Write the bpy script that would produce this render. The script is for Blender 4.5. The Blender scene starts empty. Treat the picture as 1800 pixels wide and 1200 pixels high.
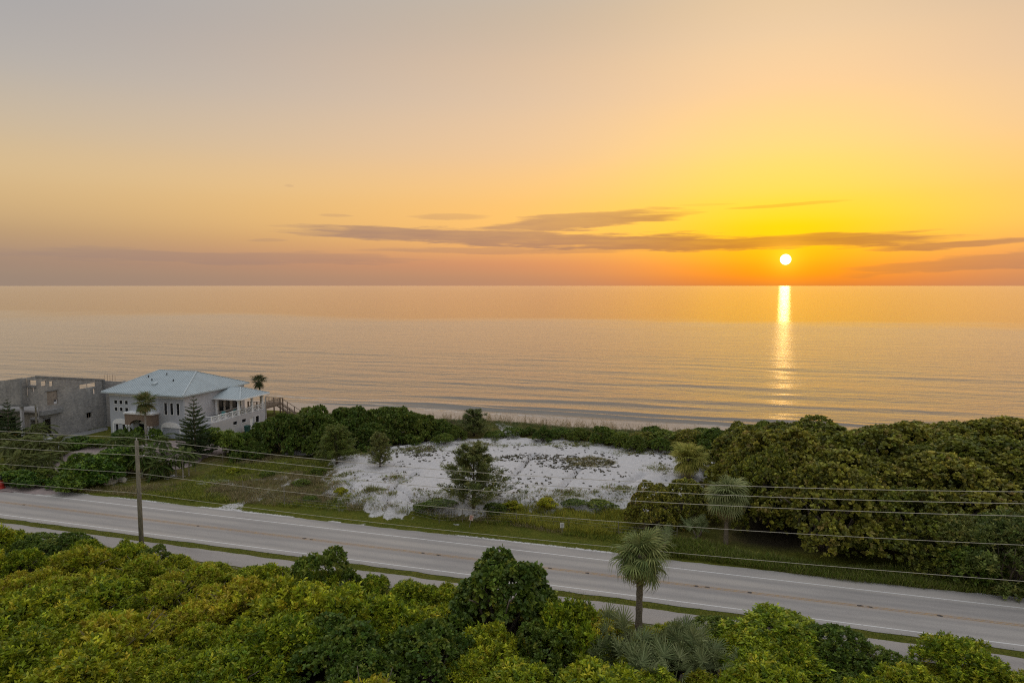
import bpy, math, random
import numpy as np
from mathutils import Vector, Matrix

# ------------------------------------------------------------------ camera
# World axes: X runs along the road (towards the right), Y runs from the road to the ocean, Z up.
scene = bpy.context.scene
COL = scene.collection
CAM_H, FPX = 26.0, 1200.0
PITCH, YAW = math.atan(98 / FPX), math.radians(16.6)
cam = bpy.data.cameras.new('camera')
cam.sensor_width, cam.lens = 36.0, 24.0
cam.clip_start, cam.clip_end = 0.5, 200000.0
cam_o = bpy.data.objects.new('camera', cam)
cam_o.location = (0, 0, CAM_H)
cam_o.rotation_euler = (math.pi / 2 - PITCH, 0, YAW)
COL.objects.link(cam_o)
scene.camera = cam_o

def ray(x, y):
    """direction of a photograph pixel (1800x1200)"""
    cx, cy = (x - 900) / FPX, (y - 600) / FPX
    Y = math.cos(PITCH) - cy * math.sin(PITCH)
    Z = -math.sin(PITCH) - cy * math.cos(PITCH)
    return Vector((cx * math.cos(YAW) - Y * math.sin(YAW), cx * math.sin(YAW) + Y * math.cos(YAW), Z))
def at_z(x, y, z=0.0):
    d = ray(x, y); return Vector((0, 0, CAM_H)) + d * ((z - CAM_H) / d.z)
def at_t(x, y, t):
    d = ray(x, y); return Vector((0, 0, CAM_H)) + d * (t / d.y)
def at_s(x, y, s):
    d = ray(x, y); return Vector((0, 0, CAM_H)) + d * (s / d.x)
def azel(x, y):
    d = ray(x, y).normalized()
    return math.degrees(math.atan2(d.x, d.y)), math.degrees(math.asin(d.z))

# ------------------------------------------------------------------ light
SUN_DIR = ray(1381, 456).normalized()
SUN_AZ, SUN_EL = azel(1381, 456)
sun = bpy.data.lights.new('sun', 'SUN')
sun.energy, sun.angle, sun.color = 0.0045, math.radians(0.8), (1.0, 0.56, 0.16)
sun_o = bpy.data.objects.new('sun', sun)
sun_o.rotation_euler = SUN_DIR.to_track_quat('Z', 'Y').to_euler()
sun_o.location = (0, 0, 60)
COL.objects.link(sun_o)

def srgb(r, g, b):
    return tuple(((c / 255) / 12.92 if c / 255 <= 0.04045 else ((c / 255 + 0.055) / 1.055) ** 2.4) for c in (r, g, b)) + (1.0,)

world = bpy.data.worlds.new('World')
scene.world = world
world.use_nodes = True
wn, wl = world.node_tree.nodes, world.node_tree.links
wn.clear()
def wmath(op, a, b=None, c=None, clamp=False):
    n = wn.new('ShaderNodeMath'); n.operation = op; n.use_clamp = clamp
    for i, v in enumerate((a, b, c)):
        if v is None: continue
        if isinstance(v, (int, float)): n.inputs[i].default_value = v
        else: wl.new(v, n.inputs[i])
    return n.outputs[0]
def wramp(fac, stops):
    n = wn.new('ShaderNodeValToRGB'); n.color_ramp.interpolation = 'CARDINAL'
    el = n.color_ramp.elements
    while len(el) > 1: el.remove(el[0])
    el[0].position, el[0].color = stops[0]
    for p, c in stops[1:]:
        e = el.new(p); e.color = c
    wl.new(fac, n.inputs[0]); return n.outputs[0]
def wmix(f, a, b):
    n = wn.new('ShaderNodeMix'); n.data_type = 'RGBA'
    if isinstance(f, (int, float)): n.inputs[0].default_value = f
    else: wl.new(f, n.inputs[0])
    for i, v in ((6, a), (7, b)):
        if isinstance(v, tuple): n.inputs[i].default_value = v
        else: wl.new(v, n.inputs[i])
    return n.outputs[2]
tc = wn.new('ShaderNodeTexCoord')
nrm = wn.new('ShaderNodeVectorMath'); nrm.operation = 'NORMALIZE'
wl.new(tc.outputs['Generated'], nrm.inputs[0])
sep = wn.new('ShaderNodeSeparateXYZ'); wl.new(nrm.outputs[0], sep.inputs[0])
EL = wmath('MULTIPLY', wmath('ARCSINE', sep.outputs[2]), 57.29578)
AZ = wmath('MULTIPLY', wmath('ARCTAN2', sep.outputs[0], sep.outputs[1]), 57.29578)
dAZ = wmath('SUBTRACT', AZ, SUN_AZ)
ELp = wmath('MAXIMUM', EL, 0.0)
# elevation folded so that the low sky gets most of the ramp: q = sqrt(el/90)
Q = wmath('SQRT', wmath('DIVIDE', ELp, 90.0))
def q(e): return math.sqrt(max(e, 0) / 90)
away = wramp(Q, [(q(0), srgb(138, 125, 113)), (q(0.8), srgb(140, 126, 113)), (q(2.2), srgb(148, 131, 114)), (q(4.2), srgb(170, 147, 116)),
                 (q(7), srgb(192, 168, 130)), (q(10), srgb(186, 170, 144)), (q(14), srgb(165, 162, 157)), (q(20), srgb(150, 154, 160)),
                 (q(32), srgb(172, 174, 176)), (q(50), srgb(206, 206, 207)), (q(90), srgb(224, 224, 226))])  # stops above the frame, in all three ramps, raised to light the land
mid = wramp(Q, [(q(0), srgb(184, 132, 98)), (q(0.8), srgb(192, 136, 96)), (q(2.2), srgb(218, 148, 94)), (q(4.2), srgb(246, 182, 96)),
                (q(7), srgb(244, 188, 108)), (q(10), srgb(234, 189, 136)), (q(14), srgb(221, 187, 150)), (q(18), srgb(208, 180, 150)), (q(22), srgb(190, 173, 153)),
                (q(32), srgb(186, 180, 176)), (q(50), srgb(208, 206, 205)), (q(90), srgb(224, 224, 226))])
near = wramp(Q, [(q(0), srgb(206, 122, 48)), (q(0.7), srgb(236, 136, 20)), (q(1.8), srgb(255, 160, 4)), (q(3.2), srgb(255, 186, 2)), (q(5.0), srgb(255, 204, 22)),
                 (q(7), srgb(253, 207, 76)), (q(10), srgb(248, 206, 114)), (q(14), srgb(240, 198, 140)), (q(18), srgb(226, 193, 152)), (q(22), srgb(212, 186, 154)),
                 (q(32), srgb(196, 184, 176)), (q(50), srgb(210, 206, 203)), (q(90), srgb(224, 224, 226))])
aA = wmath('ABSOLUTE', dAZ)
f_near = wmath('POWER', 2.718281828, wmath('MULTIPLY', wmath('POWER', wmath('DIVIDE', aA, 12.5), 2.0), -1.0))
f_mid = wmath('POWER', 2.718281828, wmath('MULTIPLY', wmath('POWER', wmath('DIVIDE', aA, 44.0), 2.3), -1.0))
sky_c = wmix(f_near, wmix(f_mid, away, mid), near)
# a real sky model underneath, adds its own faint forward glow
nish = wn.new('ShaderNodeTexSky'); nish.sky_type = 'NISHITA'; nish.sun_disc = False
nish.sun_elevation = math.radians(SUN_EL); nish.sun_rotation = math.radians(SUN_AZ)
nish.dust_density = 2.0; nish.altitude = 30
nm = wn.new('ShaderNodeMix'); nm.data_type = 'RGBA'; nm.blend_type = 'ADD'
nm.inputs[0].default_value = 0.002
wl.new(sky_c, nm.inputs[6]); wl.new(nish.outputs[0], nm.inputs[7])
sky_c = nm.outputs[2]
# thin stratus: lens shaped banks in azimuth / elevation, frayed by stretched noise
cmb = wn.new('ShaderNodeCombineXYZ'); wl.new(wmath('MULTIPLY', AZ, 0.11), cmb.inputs[0]); wl.new(wmath('MULTIPLY', EL, 1.25), cmb.inputs[1])
nz = wn.new('ShaderNodeTexNoise'); nz.inputs['Scale'].default_value = 1.0; nz.inputs['Detail'].default_value = 8.0; nz.inputs['Roughness'].default_value = 0.62
wl.new(cmb.outputs[0], nz.inputs['Vector'])
cmb2 = wn.new('ShaderNodeCombineXYZ'); wl.new(wmath('MULTIPLY', AZ, 0.30), cmb2.inputs[0]); wl.new(wmath('MULTIPLY', EL, 3.6), cmb2.inputs[1])
nz2 = wn.new('ShaderNodeTexNoise'); nz2.inputs['Scale'].default_value = 1.0; nz2.inputs['Detail'].default_value = 6.0
wl.new(cmb2.outputs[0], nz2.inputs['Vector'])
n1 = wmath('SUBTRACT', nz.outputs[0], 0.5); n2 = wmath('SUBTRACT', nz2.outputs[0], 0.5)
total = None
BANKS = [  # pixel centre, half width px, half height px, slope px/px, opacity
    (830, 419, 350, 17, 0.03, 0.95), (1010, 392, 215, 15, -0.06, 0.8), (1120, 428, 300, 17, 0.02, 1.0), (1410, 427, 270, 15, -0.01, 1.0),
    (1480, 417, 180, 7, 0.02, 0.85), (1690, 430, 190, 8, -0.015, 0.9), (400, 454, 400, 15, 0.0, 0.5), (1700, 464, 260, 15, -0.06, 0.62),
    (790, 381, 75, 6, 0.0, 0.35), (590, 379, 34, 4, 0.0, 0.3), (1385, 360, 120, 4, -0.02, 0.35), (900, 441, 280, 7, 0.0, 0.5), (1240, 360, 60, 2, 0, 0.15), (508, 327, 10, 3, 0, 0.2), (470, 423, 40, 4, 0.0, 0.3)]
for bx_, by_, hw, hh, sl, op in BANKS:
    a0, e0 = azel(bx_, by_); a1, _ = azel(bx_ + 10, by_); _, e1 = azel(bx_, by_ - 10)
    wa, we = hw * abs(a1 - a0) / 10, 1.12 * hh * (e1 - e0) / 10
    u = wmath('DIVIDE', wmath('SUBTRACT', AZ, a0), wa)
    slope = -sl * we / hh * hw           # elevation change at u = 1
    ee = wmath('SUBTRACT', EL, wmath('MULTIPLY_ADD', u, slope, e0))
    ee = wmath('ADD', ee, wmath('MULTIPLY', n1, we * 2.6))
    v = wmath('DIVIDE', ee, we)
    v = wmath('MULTIPLY_ADD', wmath('GREATER_THAN', 0.0, v), wmath('MULTIPLY', v, 0.35), v)   # flatter bases
    m = wmath('SUBTRACT', wmath('SUBTRACT', 1.0, wmath('MULTIPLY', u, u)), wmath('MULTIPLY', v, v))
    m = wmath('ADD', m, wmath('MULTIPLY', n2, 1.15))
    m = wmath('MULTIPLY', wmath('SMOOTH_MIN', wmath('MAXIMUM', wmath('MULTIPLY', m, 1.7), 0.0), 1.0, 0.25), op, clamp=True)
    total = m if total is None else wmath('MAXIMUM', total, m)
total = wmath('MULTIPLY', total, wmath('MULTIPLY_ADD', n1, 0.9, 0.86), clamp=True)
cloud_c = wmix(f_near, wmix(f_mid, srgb(140, 124, 118), srgb(165, 122, 98)), srgb(192, 124, 44))
sky_c = wmix(wmath('MULTIPLY', total, 0.95), sky_c, cloud_c)
# the sun itself
dt = wn.new('ShaderNodeVectorMath'); dt.operation = 'DOT_PRODUCT'
wl.new(nrm.outputs[0], dt.inputs[0]); dt.inputs[1].default_value = SUN_DIR
ang = wmath('MULTIPLY', wmath('ARCCOSINE', wmath('MINIMUM', dt.outputs['Value'], 1.0)), 57.29578)
disc = wmath('DIVIDE', wmath('SUBTRACT', 0.42, ang), 0.10, clamp=True)
glow = wmath('POWER', 2.718281828, wmath('MULTIPLY', ang, -1.1))
gl = wn.new('ShaderNodeMix'); gl.data_type = 'RGBA'; gl.blend_type = 'ADD'
wl.new(wmath('MULTIPLY', glow, 0.5), gl.inputs[0]); wl.new(sky_c, gl.inputs[6]); gl.inputs[7].default_value = (1.0, 0.55, 0.05, 1)
sky_c = wmix(disc, gl.outputs[2], (6.0, 5.4, 3.6, 1.0))
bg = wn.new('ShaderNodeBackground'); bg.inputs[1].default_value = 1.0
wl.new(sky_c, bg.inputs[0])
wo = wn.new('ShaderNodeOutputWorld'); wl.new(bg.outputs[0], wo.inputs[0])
world.cycles.sampling_method = 'MANUAL'; world.cycles.sample_map_resolution = 1024

vs = scene.view_settings
vs.view_transform, vs.look, vs.gamma, vs.exposure = 'Standard', 'None', 1.0, 0.22
vs.use_curve_mapping = False
scene.cycles.max_bounces = 6; scene.cycles.diffuse_bounces = 2; scene.cycles.transparent_max_bounces = 8
scene.cycles.sample_clamp_indirect = 3.0
scene.cycles.filter_width = 1.15
scene.cycles.use_denoising = False

# ------------------------------------------------------------------ helpers
rng = np.random.default_rng(7)
random.seed(7)
_lat = rng.random((256, 256))
def vnoise(x, y):
    xi, yi = np.floor(x).astype(int), np.floor(y).astype(int)
    fx, fy = x - xi, y - yi
    fx, fy = fx * fx * (3 - 2 * fx), fy * fy * (3 - 2 * fy)
    g = lambda i, j: _lat[(xi + i) % 256, (yi + j) % 256]
    return (g(0, 0) * (1 - fx) + g(1, 0) * fx) * (1 - fy) + (g(0, 1) * (1 - fx) + g(1, 1) * fx) * fy
def fbm(x, y, o=4):
    x, y = np.asarray(x, float), np.asarray(y, float)
    r, a, s = 0, 0.5, 0
    for k in range(o):
        r = r + a * vnoise(x * 2 ** k + 17.3 * k, y * 2 ** k + 5.1 * k); s += a; a *= 0.5
    return r / s
def sstep(a, b, x):
    u = np.clip((x - a) / (b - a), 0, 1); return u * u * (3 - 2 * u)

def tag(o, label=None, cat=None, group=None, kind=None):
    if label: o['label'] = label
    if cat: o['category'] = cat
    if group: o['group'] = group
    if kind: o['kind'] = kind
    return o
def empty(name, loc=(0, 0, 0), rz=0.0, sc=1.0):
    o = bpy.data.objects.new(name, None); COL.objects.link(o)
    o.location = loc; o.rotation_euler = (0, 0, rz)
    o.scale = (sc, sc, sc) if isinstance(sc, (int, float)) else sc
    o.empty_display_size = 0.2
    return o
def link(name, mesh, parent=None, loc=None, rot=None, sc=None):
    o = bpy.data.objects.new(name, mesh); COL.objects.link(o)
    if parent: o.parent = parent
    if loc is not None: o.location = loc
    if rot is not None: o.rotation_euler = rot
    if sc is not None: o.scale = (sc, sc, sc) if isinstance(sc, (int, float)) else sc
    return o
def np_mesh(name, V, F, mat, col=None, smooth=False, extra=None):
    V = np.asarray(V, np.float32); F = np.asarray(F, np.int32)
    me = bpy.data.meshes.new(name)
    k = F.shape[1]
    me.vertices.add(len(V)); me.vertices.foreach_set('co', V.ravel())
    me.loops.add(F.size); me.loops.foreach_set('vertex_index', F.ravel())
    me.polygons.add(len(F)); me.polygons.foreach_set('loop_start', np.arange(0, F.size, k, dtype=np.int32))
    if smooth: me.polygons.foreach_set('use_smooth', np.ones(len(F), bool))
    if col is not None:
        at = me.attributes.new('col', 'FLOAT_COLOR', 'POINT')
        c = np.ones((len(V), 4), np.float32); c[:, :3] = col; at.data.foreach_set('color', c.ravel())
    if extra is not None:
        at = me.attributes.new('mask', 'FLOAT_COLOR', 'POINT')
        c = np.ones((len(V), 4), np.float32); c[:, :extra.shape[1]] = extra; at.data.foreach_set('color', c.ravel())
    if mat: me.materials.append(mat)
    me.update(calc_edges=True); me.validate()
    return me

class MB:
    """collects boxes, prisms and tubes; becomes one mesh"""
    def __init__(s): s.v, s.f, s.sm = [], [], False
    def add(s, v, f):
        n = len(s.v); s.v += [tuple(p) for p in v]; s.f += [tuple(i + n for i in q_) for q_ in f]; return s
    def box(s, x0, x1, y0, y1, z0, z1):
        return s.add([(x0, y0, z0), (x1, y0, z0), (x1, y1, z0), (x0, y1, z0), (x0, y0, z1), (x1, y0, z1), (x1, y1, z1), (x0, y1, z1)],
                     [(0, 3, 2, 1), (4, 5, 6, 7), (0, 1, 5, 4), (1, 2, 6, 5), (2, 3, 7, 6), (3, 0, 4, 7)])
    def bar(s, a, b, w, h=None, up=(0, 0, 1)):
        a, b = Vector(a), Vector(b); d = (b - a).normalized(); h = h or w
        u = Vector(up)
        if abs(d.dot(u)) > 0.95: u = Vector((1, 0, 0))
        x = d.cross(u).normalized(); y = x.cross(d).normalized()
        v = [p + x * (sx * w / 2) + y * (sy * h / 2) for p in (a, b) for sx, sy in ((-1, -1), (1, -1), (1, 1), (-1, 1))]
        return s.add(v, [(0, 1, 2, 3), (7, 6, 5, 4), (0, 4, 5, 1), (1, 5, 6, 2), (2, 6, 7, 3), (3, 7, 4, 0)])
    def prism(s, pts, axis, a, b):
        """2D outline extruded; axis 'y': outline in (x, z); axis 'x': outline in (y, z)"""
        n = len(pts)
        def P(p, k): return (p[0], k, p[1]) if axis == 'y' else ((k, p[0], p[1]) if axis == 'x' else (p[0], p[1], k))
        v = [P(p, a) for p in pts] + [P(p, b) for p in pts]
        return s.add(v, [tuple(range(n)), tuple(range(2 * n - 1, n - 1, -1))] + [(i, i + n, (i + 1) % n + n, (i + 1) % n) for i in range(n)])
    def tube(s, pts, rad, k=8, cap=True):
        pts = [Vector(p) for p in pts]; n = len(pts)
        rad = [rad] * n if isinstance(rad, (int, float)) else rad
        v, f = [], []
        for i, p in enumerate(pts):
            d = (pts[min(i + 1, n - 1)] - pts[max(i - 1, 0)]).normalized()
            u = Vector((1, 0, 0)) if abs(d.x) < 0.8 else Vector((0, 1, 0))
            x = d.cross(u).normalized(); y = d.cross(x)
            v += [p + (x * math.cos(2 * math.pi * j / k) + y * math.sin(2 * math.pi * j / k)) * rad[i] for j in range(k)]
        for i in range(n - 1):
            f += [(i * k + j, i * k + (j + 1) % k, (i + 1) * k + (j + 1) % k, (i + 1) * k + j) for j in range(k)]
        if cap: f += [tuple(range(k - 1, -1, -1)), tuple(range((n - 1) * k, n * k))]
        return s.add(v, f)
    def lathe(s, prof, k=14, c=(0, 0, 0)):
        v, f = [], []
        for r, z in prof: v += [(c[0] + r * math.cos(2 * math.pi * j / k), c[1] + r * math.sin(2 * math.pi * j / k), c[2] + z) for j in range(k)]
        for i in range(len(prof) - 1): f += [(i * k + j, i * k + (j + 1) % k, (i + 1) * k + (j + 1) % k, (i + 1) * k + j) for j in range(k)]
        f += [tuple(range(k - 1, -1, -1)), tuple(range((len(prof) - 1) * k, len(prof) * k))]
        return s.add(v, f)
    def mesh(s, name, mat, smooth=False):
        me = bpy.data.meshes.new(name); me.from_pydata(s.v, [], s.f)
        if smooth: me.polygons.foreach_set('use_smooth', [True] * len(s.f))
        me.materials.append(mat); me.update(); return me
    def build(s, name, mat, parent=None, smooth=False):
        return link(name, s.mesh(name, mat, smooth), parent)

def wall_holes(axis, u0, u1, v0, v1, k0, k1, holes, top=None):
    """slab with rectangular openings. axis 'y': u is x and the slab spans y k0..k1; axis 'x': u is y.
    top(u): height of the upper edge where it slopes"""
    us = sorted({u0, u1, *[h[0] for h in holes], *[h[1] for h in holes]}); vs_ = sorted({v0, v1, *[h[2] for h in holes], *[h[3] for h in holes]})
    if top: us = sorted({*us, *np.linspace(u0, u1, 24)})
    us = [u for u in us if u0 <= u <= u1]; vs_ = [v for v in vs_ if v0 <= v <= v1]
    def solid(i, j):
        if not (0 <= i < len(us) - 1 and 0 <= j < len(vs_) - 1): return False
        cu, cv = (us[i] + us[i + 1]) / 2, (vs_[j] + vs_[j + 1]) / 2
        return not any(h[0] < cu < h[1] and h[2] < cv < h[3] for h in holes)
    def P(u, v, k):
        if top: v = min(v, top(u))
        return (u, k, v) if axis == 'y' else (k, u, v)
    m = MB()
    for i in range(len(us) - 1):
        for j in range(len(vs_) - 1):
            if not solid(i, j): continue
            a, b, c, d = us[i], us[i + 1], vs_[j], vs_[j + 1]
            if top and c >= max(top(a), top(b)): continue
            for k, fl in ((k0, 0), (k1, 1)):
                qd = [P(a, c, k), P(b, c, k), P(b, d, k), P(a, d, k)]
                m.add(qd[::-1] if fl else qd, [(0, 1, 2, 3)])
            for di, dj, e0, e1 in ((-1, 0, (a, c), (a, d)), (1, 0, (b, c), (b, d)), (0, -1, (a, c), (b, c)), (0, 1, (a, d), (b, d))):
                if not solid(i + di, j + dj):
                    m.add([P(*e0, k0), P(*e1, k0), P(*e1, k1), P(*e0, k1)], [(0, 1, 2, 3)])
    return m

# ------------------------------------------------------------------ materials
def new_mat(name):
    m = bpy.data.materials.new(name); m.use_nodes = True
    return m, m.node_tree.nodes, m.node_tree.links, m.node_tree.nodes['Principled BSDF']
def N(nodes, t, **kw):
    n = nodes.new(t)
    for k, v in kw.items(): setattr(n, k, v)
    return n
def noise(nodes, links, scale, detail=5, rough=0.6, vec=None, coord='Object', stretch=None):
    t = nodes.new('ShaderNodeTexCoord'); n = nodes.new('ShaderNodeTexNoise')
    n.inputs['Scale'].default_value = scale; n.inputs['Detail'].default_value = detail; n.inputs['Roughness'].default_value = rough
    src = t.outputs[coord]
    if stretch:
        mp = nodes.new('ShaderNodeMapping'); mp.inputs['Scale'].default_value = stretch
        links.new(src, mp.inputs[0]); src = mp.outputs[0]
    links.new(src, n.inputs['Vector']); return n.outputs[0]
def ramp(nodes, links, fac, stops):
    r = nodes.new('ShaderNodeValToRGB'); el = r.color_ramp.elements
    el[0].position, el[0].color = stops[0][0], tuple(stops[0][1]) + (1,)
    el[1].position, el[1].color = stops[-1][0], tuple(stops[-1][1]) + (1,)
    for p, c in stops[1:-1]: e = el.new(p); e.color = tuple(c) + (1,)
    links.new(fac, r.inputs[0]); return r.outputs[0]
def mixc(nodes, links, f, a, b, blend='MIX'):
    n = nodes.new('ShaderNodeMix'); n.data_type = 'RGBA'; n.blend_type = blend
    if isinstance(f, (int, float)): n.inputs[0].default_value = f
    else: links.new(f, n.inputs[0])
    for i, v in ((6, a), (7, b)):
        if isinstance(v, tuple): n.inputs[i].default_value = tuple(v)[:3] + (1,)
        else: links.new(v, n.inputs[i])
    return n.outputs[2]
def mth(nodes, links, op, a, b=None, clamp=False):
    n = nodes.new('ShaderNodeMath'); n.operation = op; n.use_clamp = clamp
    for i, v in enumerate((a, b)):
        if v is None: continue
        if isinstance(v, (int, float)): n.inputs[i].default_value = v
        else: links.new(v, n.inputs[i])
    return n.outputs[0]
def bump(nodes, links, bsdf, h, strength, dist):
    b = nodes.new('ShaderNodeBump'); b.inputs['Strength'].default_value = strength; b.inputs['Distance'].default_value = dist
    links.new(h, b.inputs['Height']); links.new(b.outputs[0], bsdf.inputs['Normal'])
def paint(name, c, rough=0.6, var=0.12, scale=2.0, metallic=0.0, bmp=0.0, stretch=None):
    m, n, l, b = new_mat(name)
    h = noise(n, l, scale, 6, 0.65, stretch=stretch)
    lo, hi = tuple(x * (1 - var * 1.6) for x in c), tuple(min(1, x * (1 + var)) for x in c)
    l.new(ramp(n, l, h, [(0.3, lo), (0.7, hi)]), b.inputs['Base Color'])
    b.inputs['Roughness'].default_value = rough; b.inputs['Metallic'].default_value = metallic
    if bmp: bump(n, l, b, noise(n, l, scale * 8, 4), bmp, 0.02)
    return m
def leaf_mat(name, trans=0.22, rough=0.45, tint=0.3, spec=0.3, gain=2.3):
    m, n, l, b = new_mat(name)
    at = N(n, 'ShaderNodeAttribute', attribute_name='col')
    oi = n.new('ShaderNodeObjectInfo')
    hsv = n.new('ShaderNodeHueSaturation')
    l.new(at.outputs['Color'], hsv.inputs['Color'])
    l.new(mth(n, l, 'ADD', mth(n, l, 'MULTIPLY', oi.outputs['Random'], tint * gain), gain * (1.0 - tint / 2)), hsv.inputs['Value'])
    l.new(mth(n, l, 'ADD', mth(n, l, 'MULTIPLY', oi.outputs['Random'], -0.03), 0.518), hsv.inputs['Hue'])
    l.new(hsv.outputs[0], b.inputs['Base Color'])
    b.inputs['Roughness'].default_value = rough; b.inputs['Specular IOR Level'].default_value = spec
    t = n.new('ShaderNodeBsdfTranslucent'); l.new(hsv.outputs[0], t.inputs['Color'])
    mx = n.new('ShaderNodeMixShader'); mx.inputs[0].default_value = trans
    l.new(b.outputs[0], mx.inputs[1]); l.new(t.outputs[0], mx.inputs[2])
    l.new(mx.outputs[0], n['Material Output'].inputs['Surface'])
    return m
M = {}
M['leaf'] = leaf_mat('leaf')
M['frond'] = leaf_mat('frond', 0.2, 0.55, 0.2, 0.12, 2.3)
M['bark'] = paint('bark', (0.16, 0.13, 0.10), 0.9, 0.4, 6, bmp=0.6)
M['palebark'] = paint('pale_bark', (0.36, 0.33, 0.29), 0.9, 0.25, 5, bmp=0.4)
M['palmbark'] = paint('palm_bark', (0.20, 0.165, 0.12), 0.95, 0.45, 7, bmp=0.8, stretch=(1, 1, 3))
M['white'] = paint('white_trim', (0.88, 0.90, 0.93), 0.5, 0.03, 1.5)
M['stucco'] = paint('stucco', (0.48, 0.515, 0.58), 0.85, 0.05, 0.7, bmp=0.15)
M['stucco_warm'] = paint('stucco_warm', (0.54, 0.54, 0.58), 0.85, 0.05, 0.7, bmp=0.15)
M['metalroof'] = paint('metal_roof', (0.44, 0.51, 0.55), 0.42, 0.06, 0.6, 0.0)
M['glass'] = paint('window_glass', (0.012, 0.014, 0.018), 0.12, 0.1, 1)
M['dark'] = paint('dark_opening', (0.02, 0.02, 0.022), 0.6, 0.2, 2)
M['wood'] = paint('weathered_wood', (0.20, 0.15, 0.11), 0.85, 0.3, 4, bmp=0.3)
M['polewood'] = paint('pole_wood', (0.235, 0.215, 0.165), 0.9, 0.38, 3, bmp=0.5, stretch=(6, 6, 0.6))
M['reddoor'] = paint('red_door', (0.22, 0.02, 0.02), 0.45, 0.1, 2)
M['redplastic'] = paint('red_plastic', (0.45, 0.035, 0.022), 0.5, 0.15, 2)
M['blackplastic'] = paint('black_plastic', (0.02, 0.02, 0.02), 0.6, 0.2, 2)
M['brick'] = paint('brick_veneer', (0.27, 0.20, 0.155), 0.9, 0.3, 6, bmp=0.5)
M['wire'] = paint('aluminium_wire', (0.52, 0.49, 0.42), 0.6, 0.06, 1)
M['steel'] = paint('galvanised_steel', (0.34, 0.34, 0.33), 0.5, 0.15, 3, 0.4)
M['porcelain'] = paint('porcelain', (0.45, 0.45, 0.46), 0.3, 0.1, 3)
M['rock'] = paint('pale_rock', (0.46, 0.43, 0.37), 0.95, 0.3, 3, bmp=0.8)
M['sack'] = paint('white_sheet', (0.72, 0.74, 0.80), 0.6, 0.1, 3)
M['teal'] = paint('teal_plastic', (0.02, 0.09, 0.08), 0.5, 0.1, 2)
M['aqua'] = paint('aqua_fabric', (0.06, 0.20, 0.20), 0.8, 0.15, 4)
M['signwhite'] = paint('sign_white', (0.72, 0.72, 0.72), 0.4, 0.06, 3)
M['signpink'] = paint('sign_faded', (0.62, 0.50, 0.44), 0.5, 0.08, 3)
M['signred'] = paint('sign_red', (0.40, 0.10, 0.06), 0.5, 0.1, 3)
M['signgrey'] = paint('sign_grey', (0.25, 0.25, 0.26), 0.5, 0.1, 3)
M['rust'] = paint('rusty_steel', (0.12, 0.07, 0.05), 0.9, 0.3, 5)
# concrete blocks: coursing drawn by bump, far too small to pick apart
def block_mat():
    m, n, l, b = new_mat('concrete_block')
    br = n.new('ShaderNodeTexBrick'); br.inputs['Scale'].default_value = 1.0
    br.inputs['Brick Width'].default_value = 0.4; br.inputs['Row Height'].default_value = 0.2; br.inputs['Mortar Size'].default_value = 0.012
    t = n.new('ShaderNodeTexCoord'); s_ = n.new('ShaderNodeSeparateXYZ'); l.new(t.outputs['Object'], s_.inputs[0])
    c = n.new('ShaderNodeCombineXYZ'); l.new(mth(n, l, 'ADD', s_.outputs[0], s_.outputs[1]), c.inputs[0]); l.new(s_.outputs[2], c.inputs[1])
    l.new(c.outputs[0], br.inputs['Vector'])
    br.inputs['Color1'].default_value = (0.52, 0.515, 0.51, 1); br.inputs['Color2'].default_value = (0.36, 0.36, 0.365, 1); br.inputs['Mortar'].default_value = (0.48, 0.47, 0.46, 1)
    h = noise(n, l, 0.5, 6)
    st = noise(n, l, 1.0, 5, stretch=(1.6, 1.6, 0.25))
    col = mixc(n, l, 0.7, br.outputs[0], ramp(n, l, h, [(0.3, (0.50, 0.50, 0.52)), (0.7, (1.0, 0.97, 0.93))]), 'MULTIPLY')
    col = mixc(n, l, 0.5, col, ramp(n, l, st, [(0.35, (0.62, 0.61, 0.60)), (0.65, (1, 1, 1))]), 'MULTIPLY')
    l.new(col, b.inputs['Base Color'])
    b.inputs['Roughness'].default_value = 0.95
    return m
M['block'] = block_mat()
M['concrete'] = paint('raw_concrete', (0.25, 0.255, 0.265), 0.95, 0.25, 1.2, bmp=0.2)
M['blockwarm'] = paint('block_infill', (0.33, 0.28, 0.24), 0.95, 0.25, 3)

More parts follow.
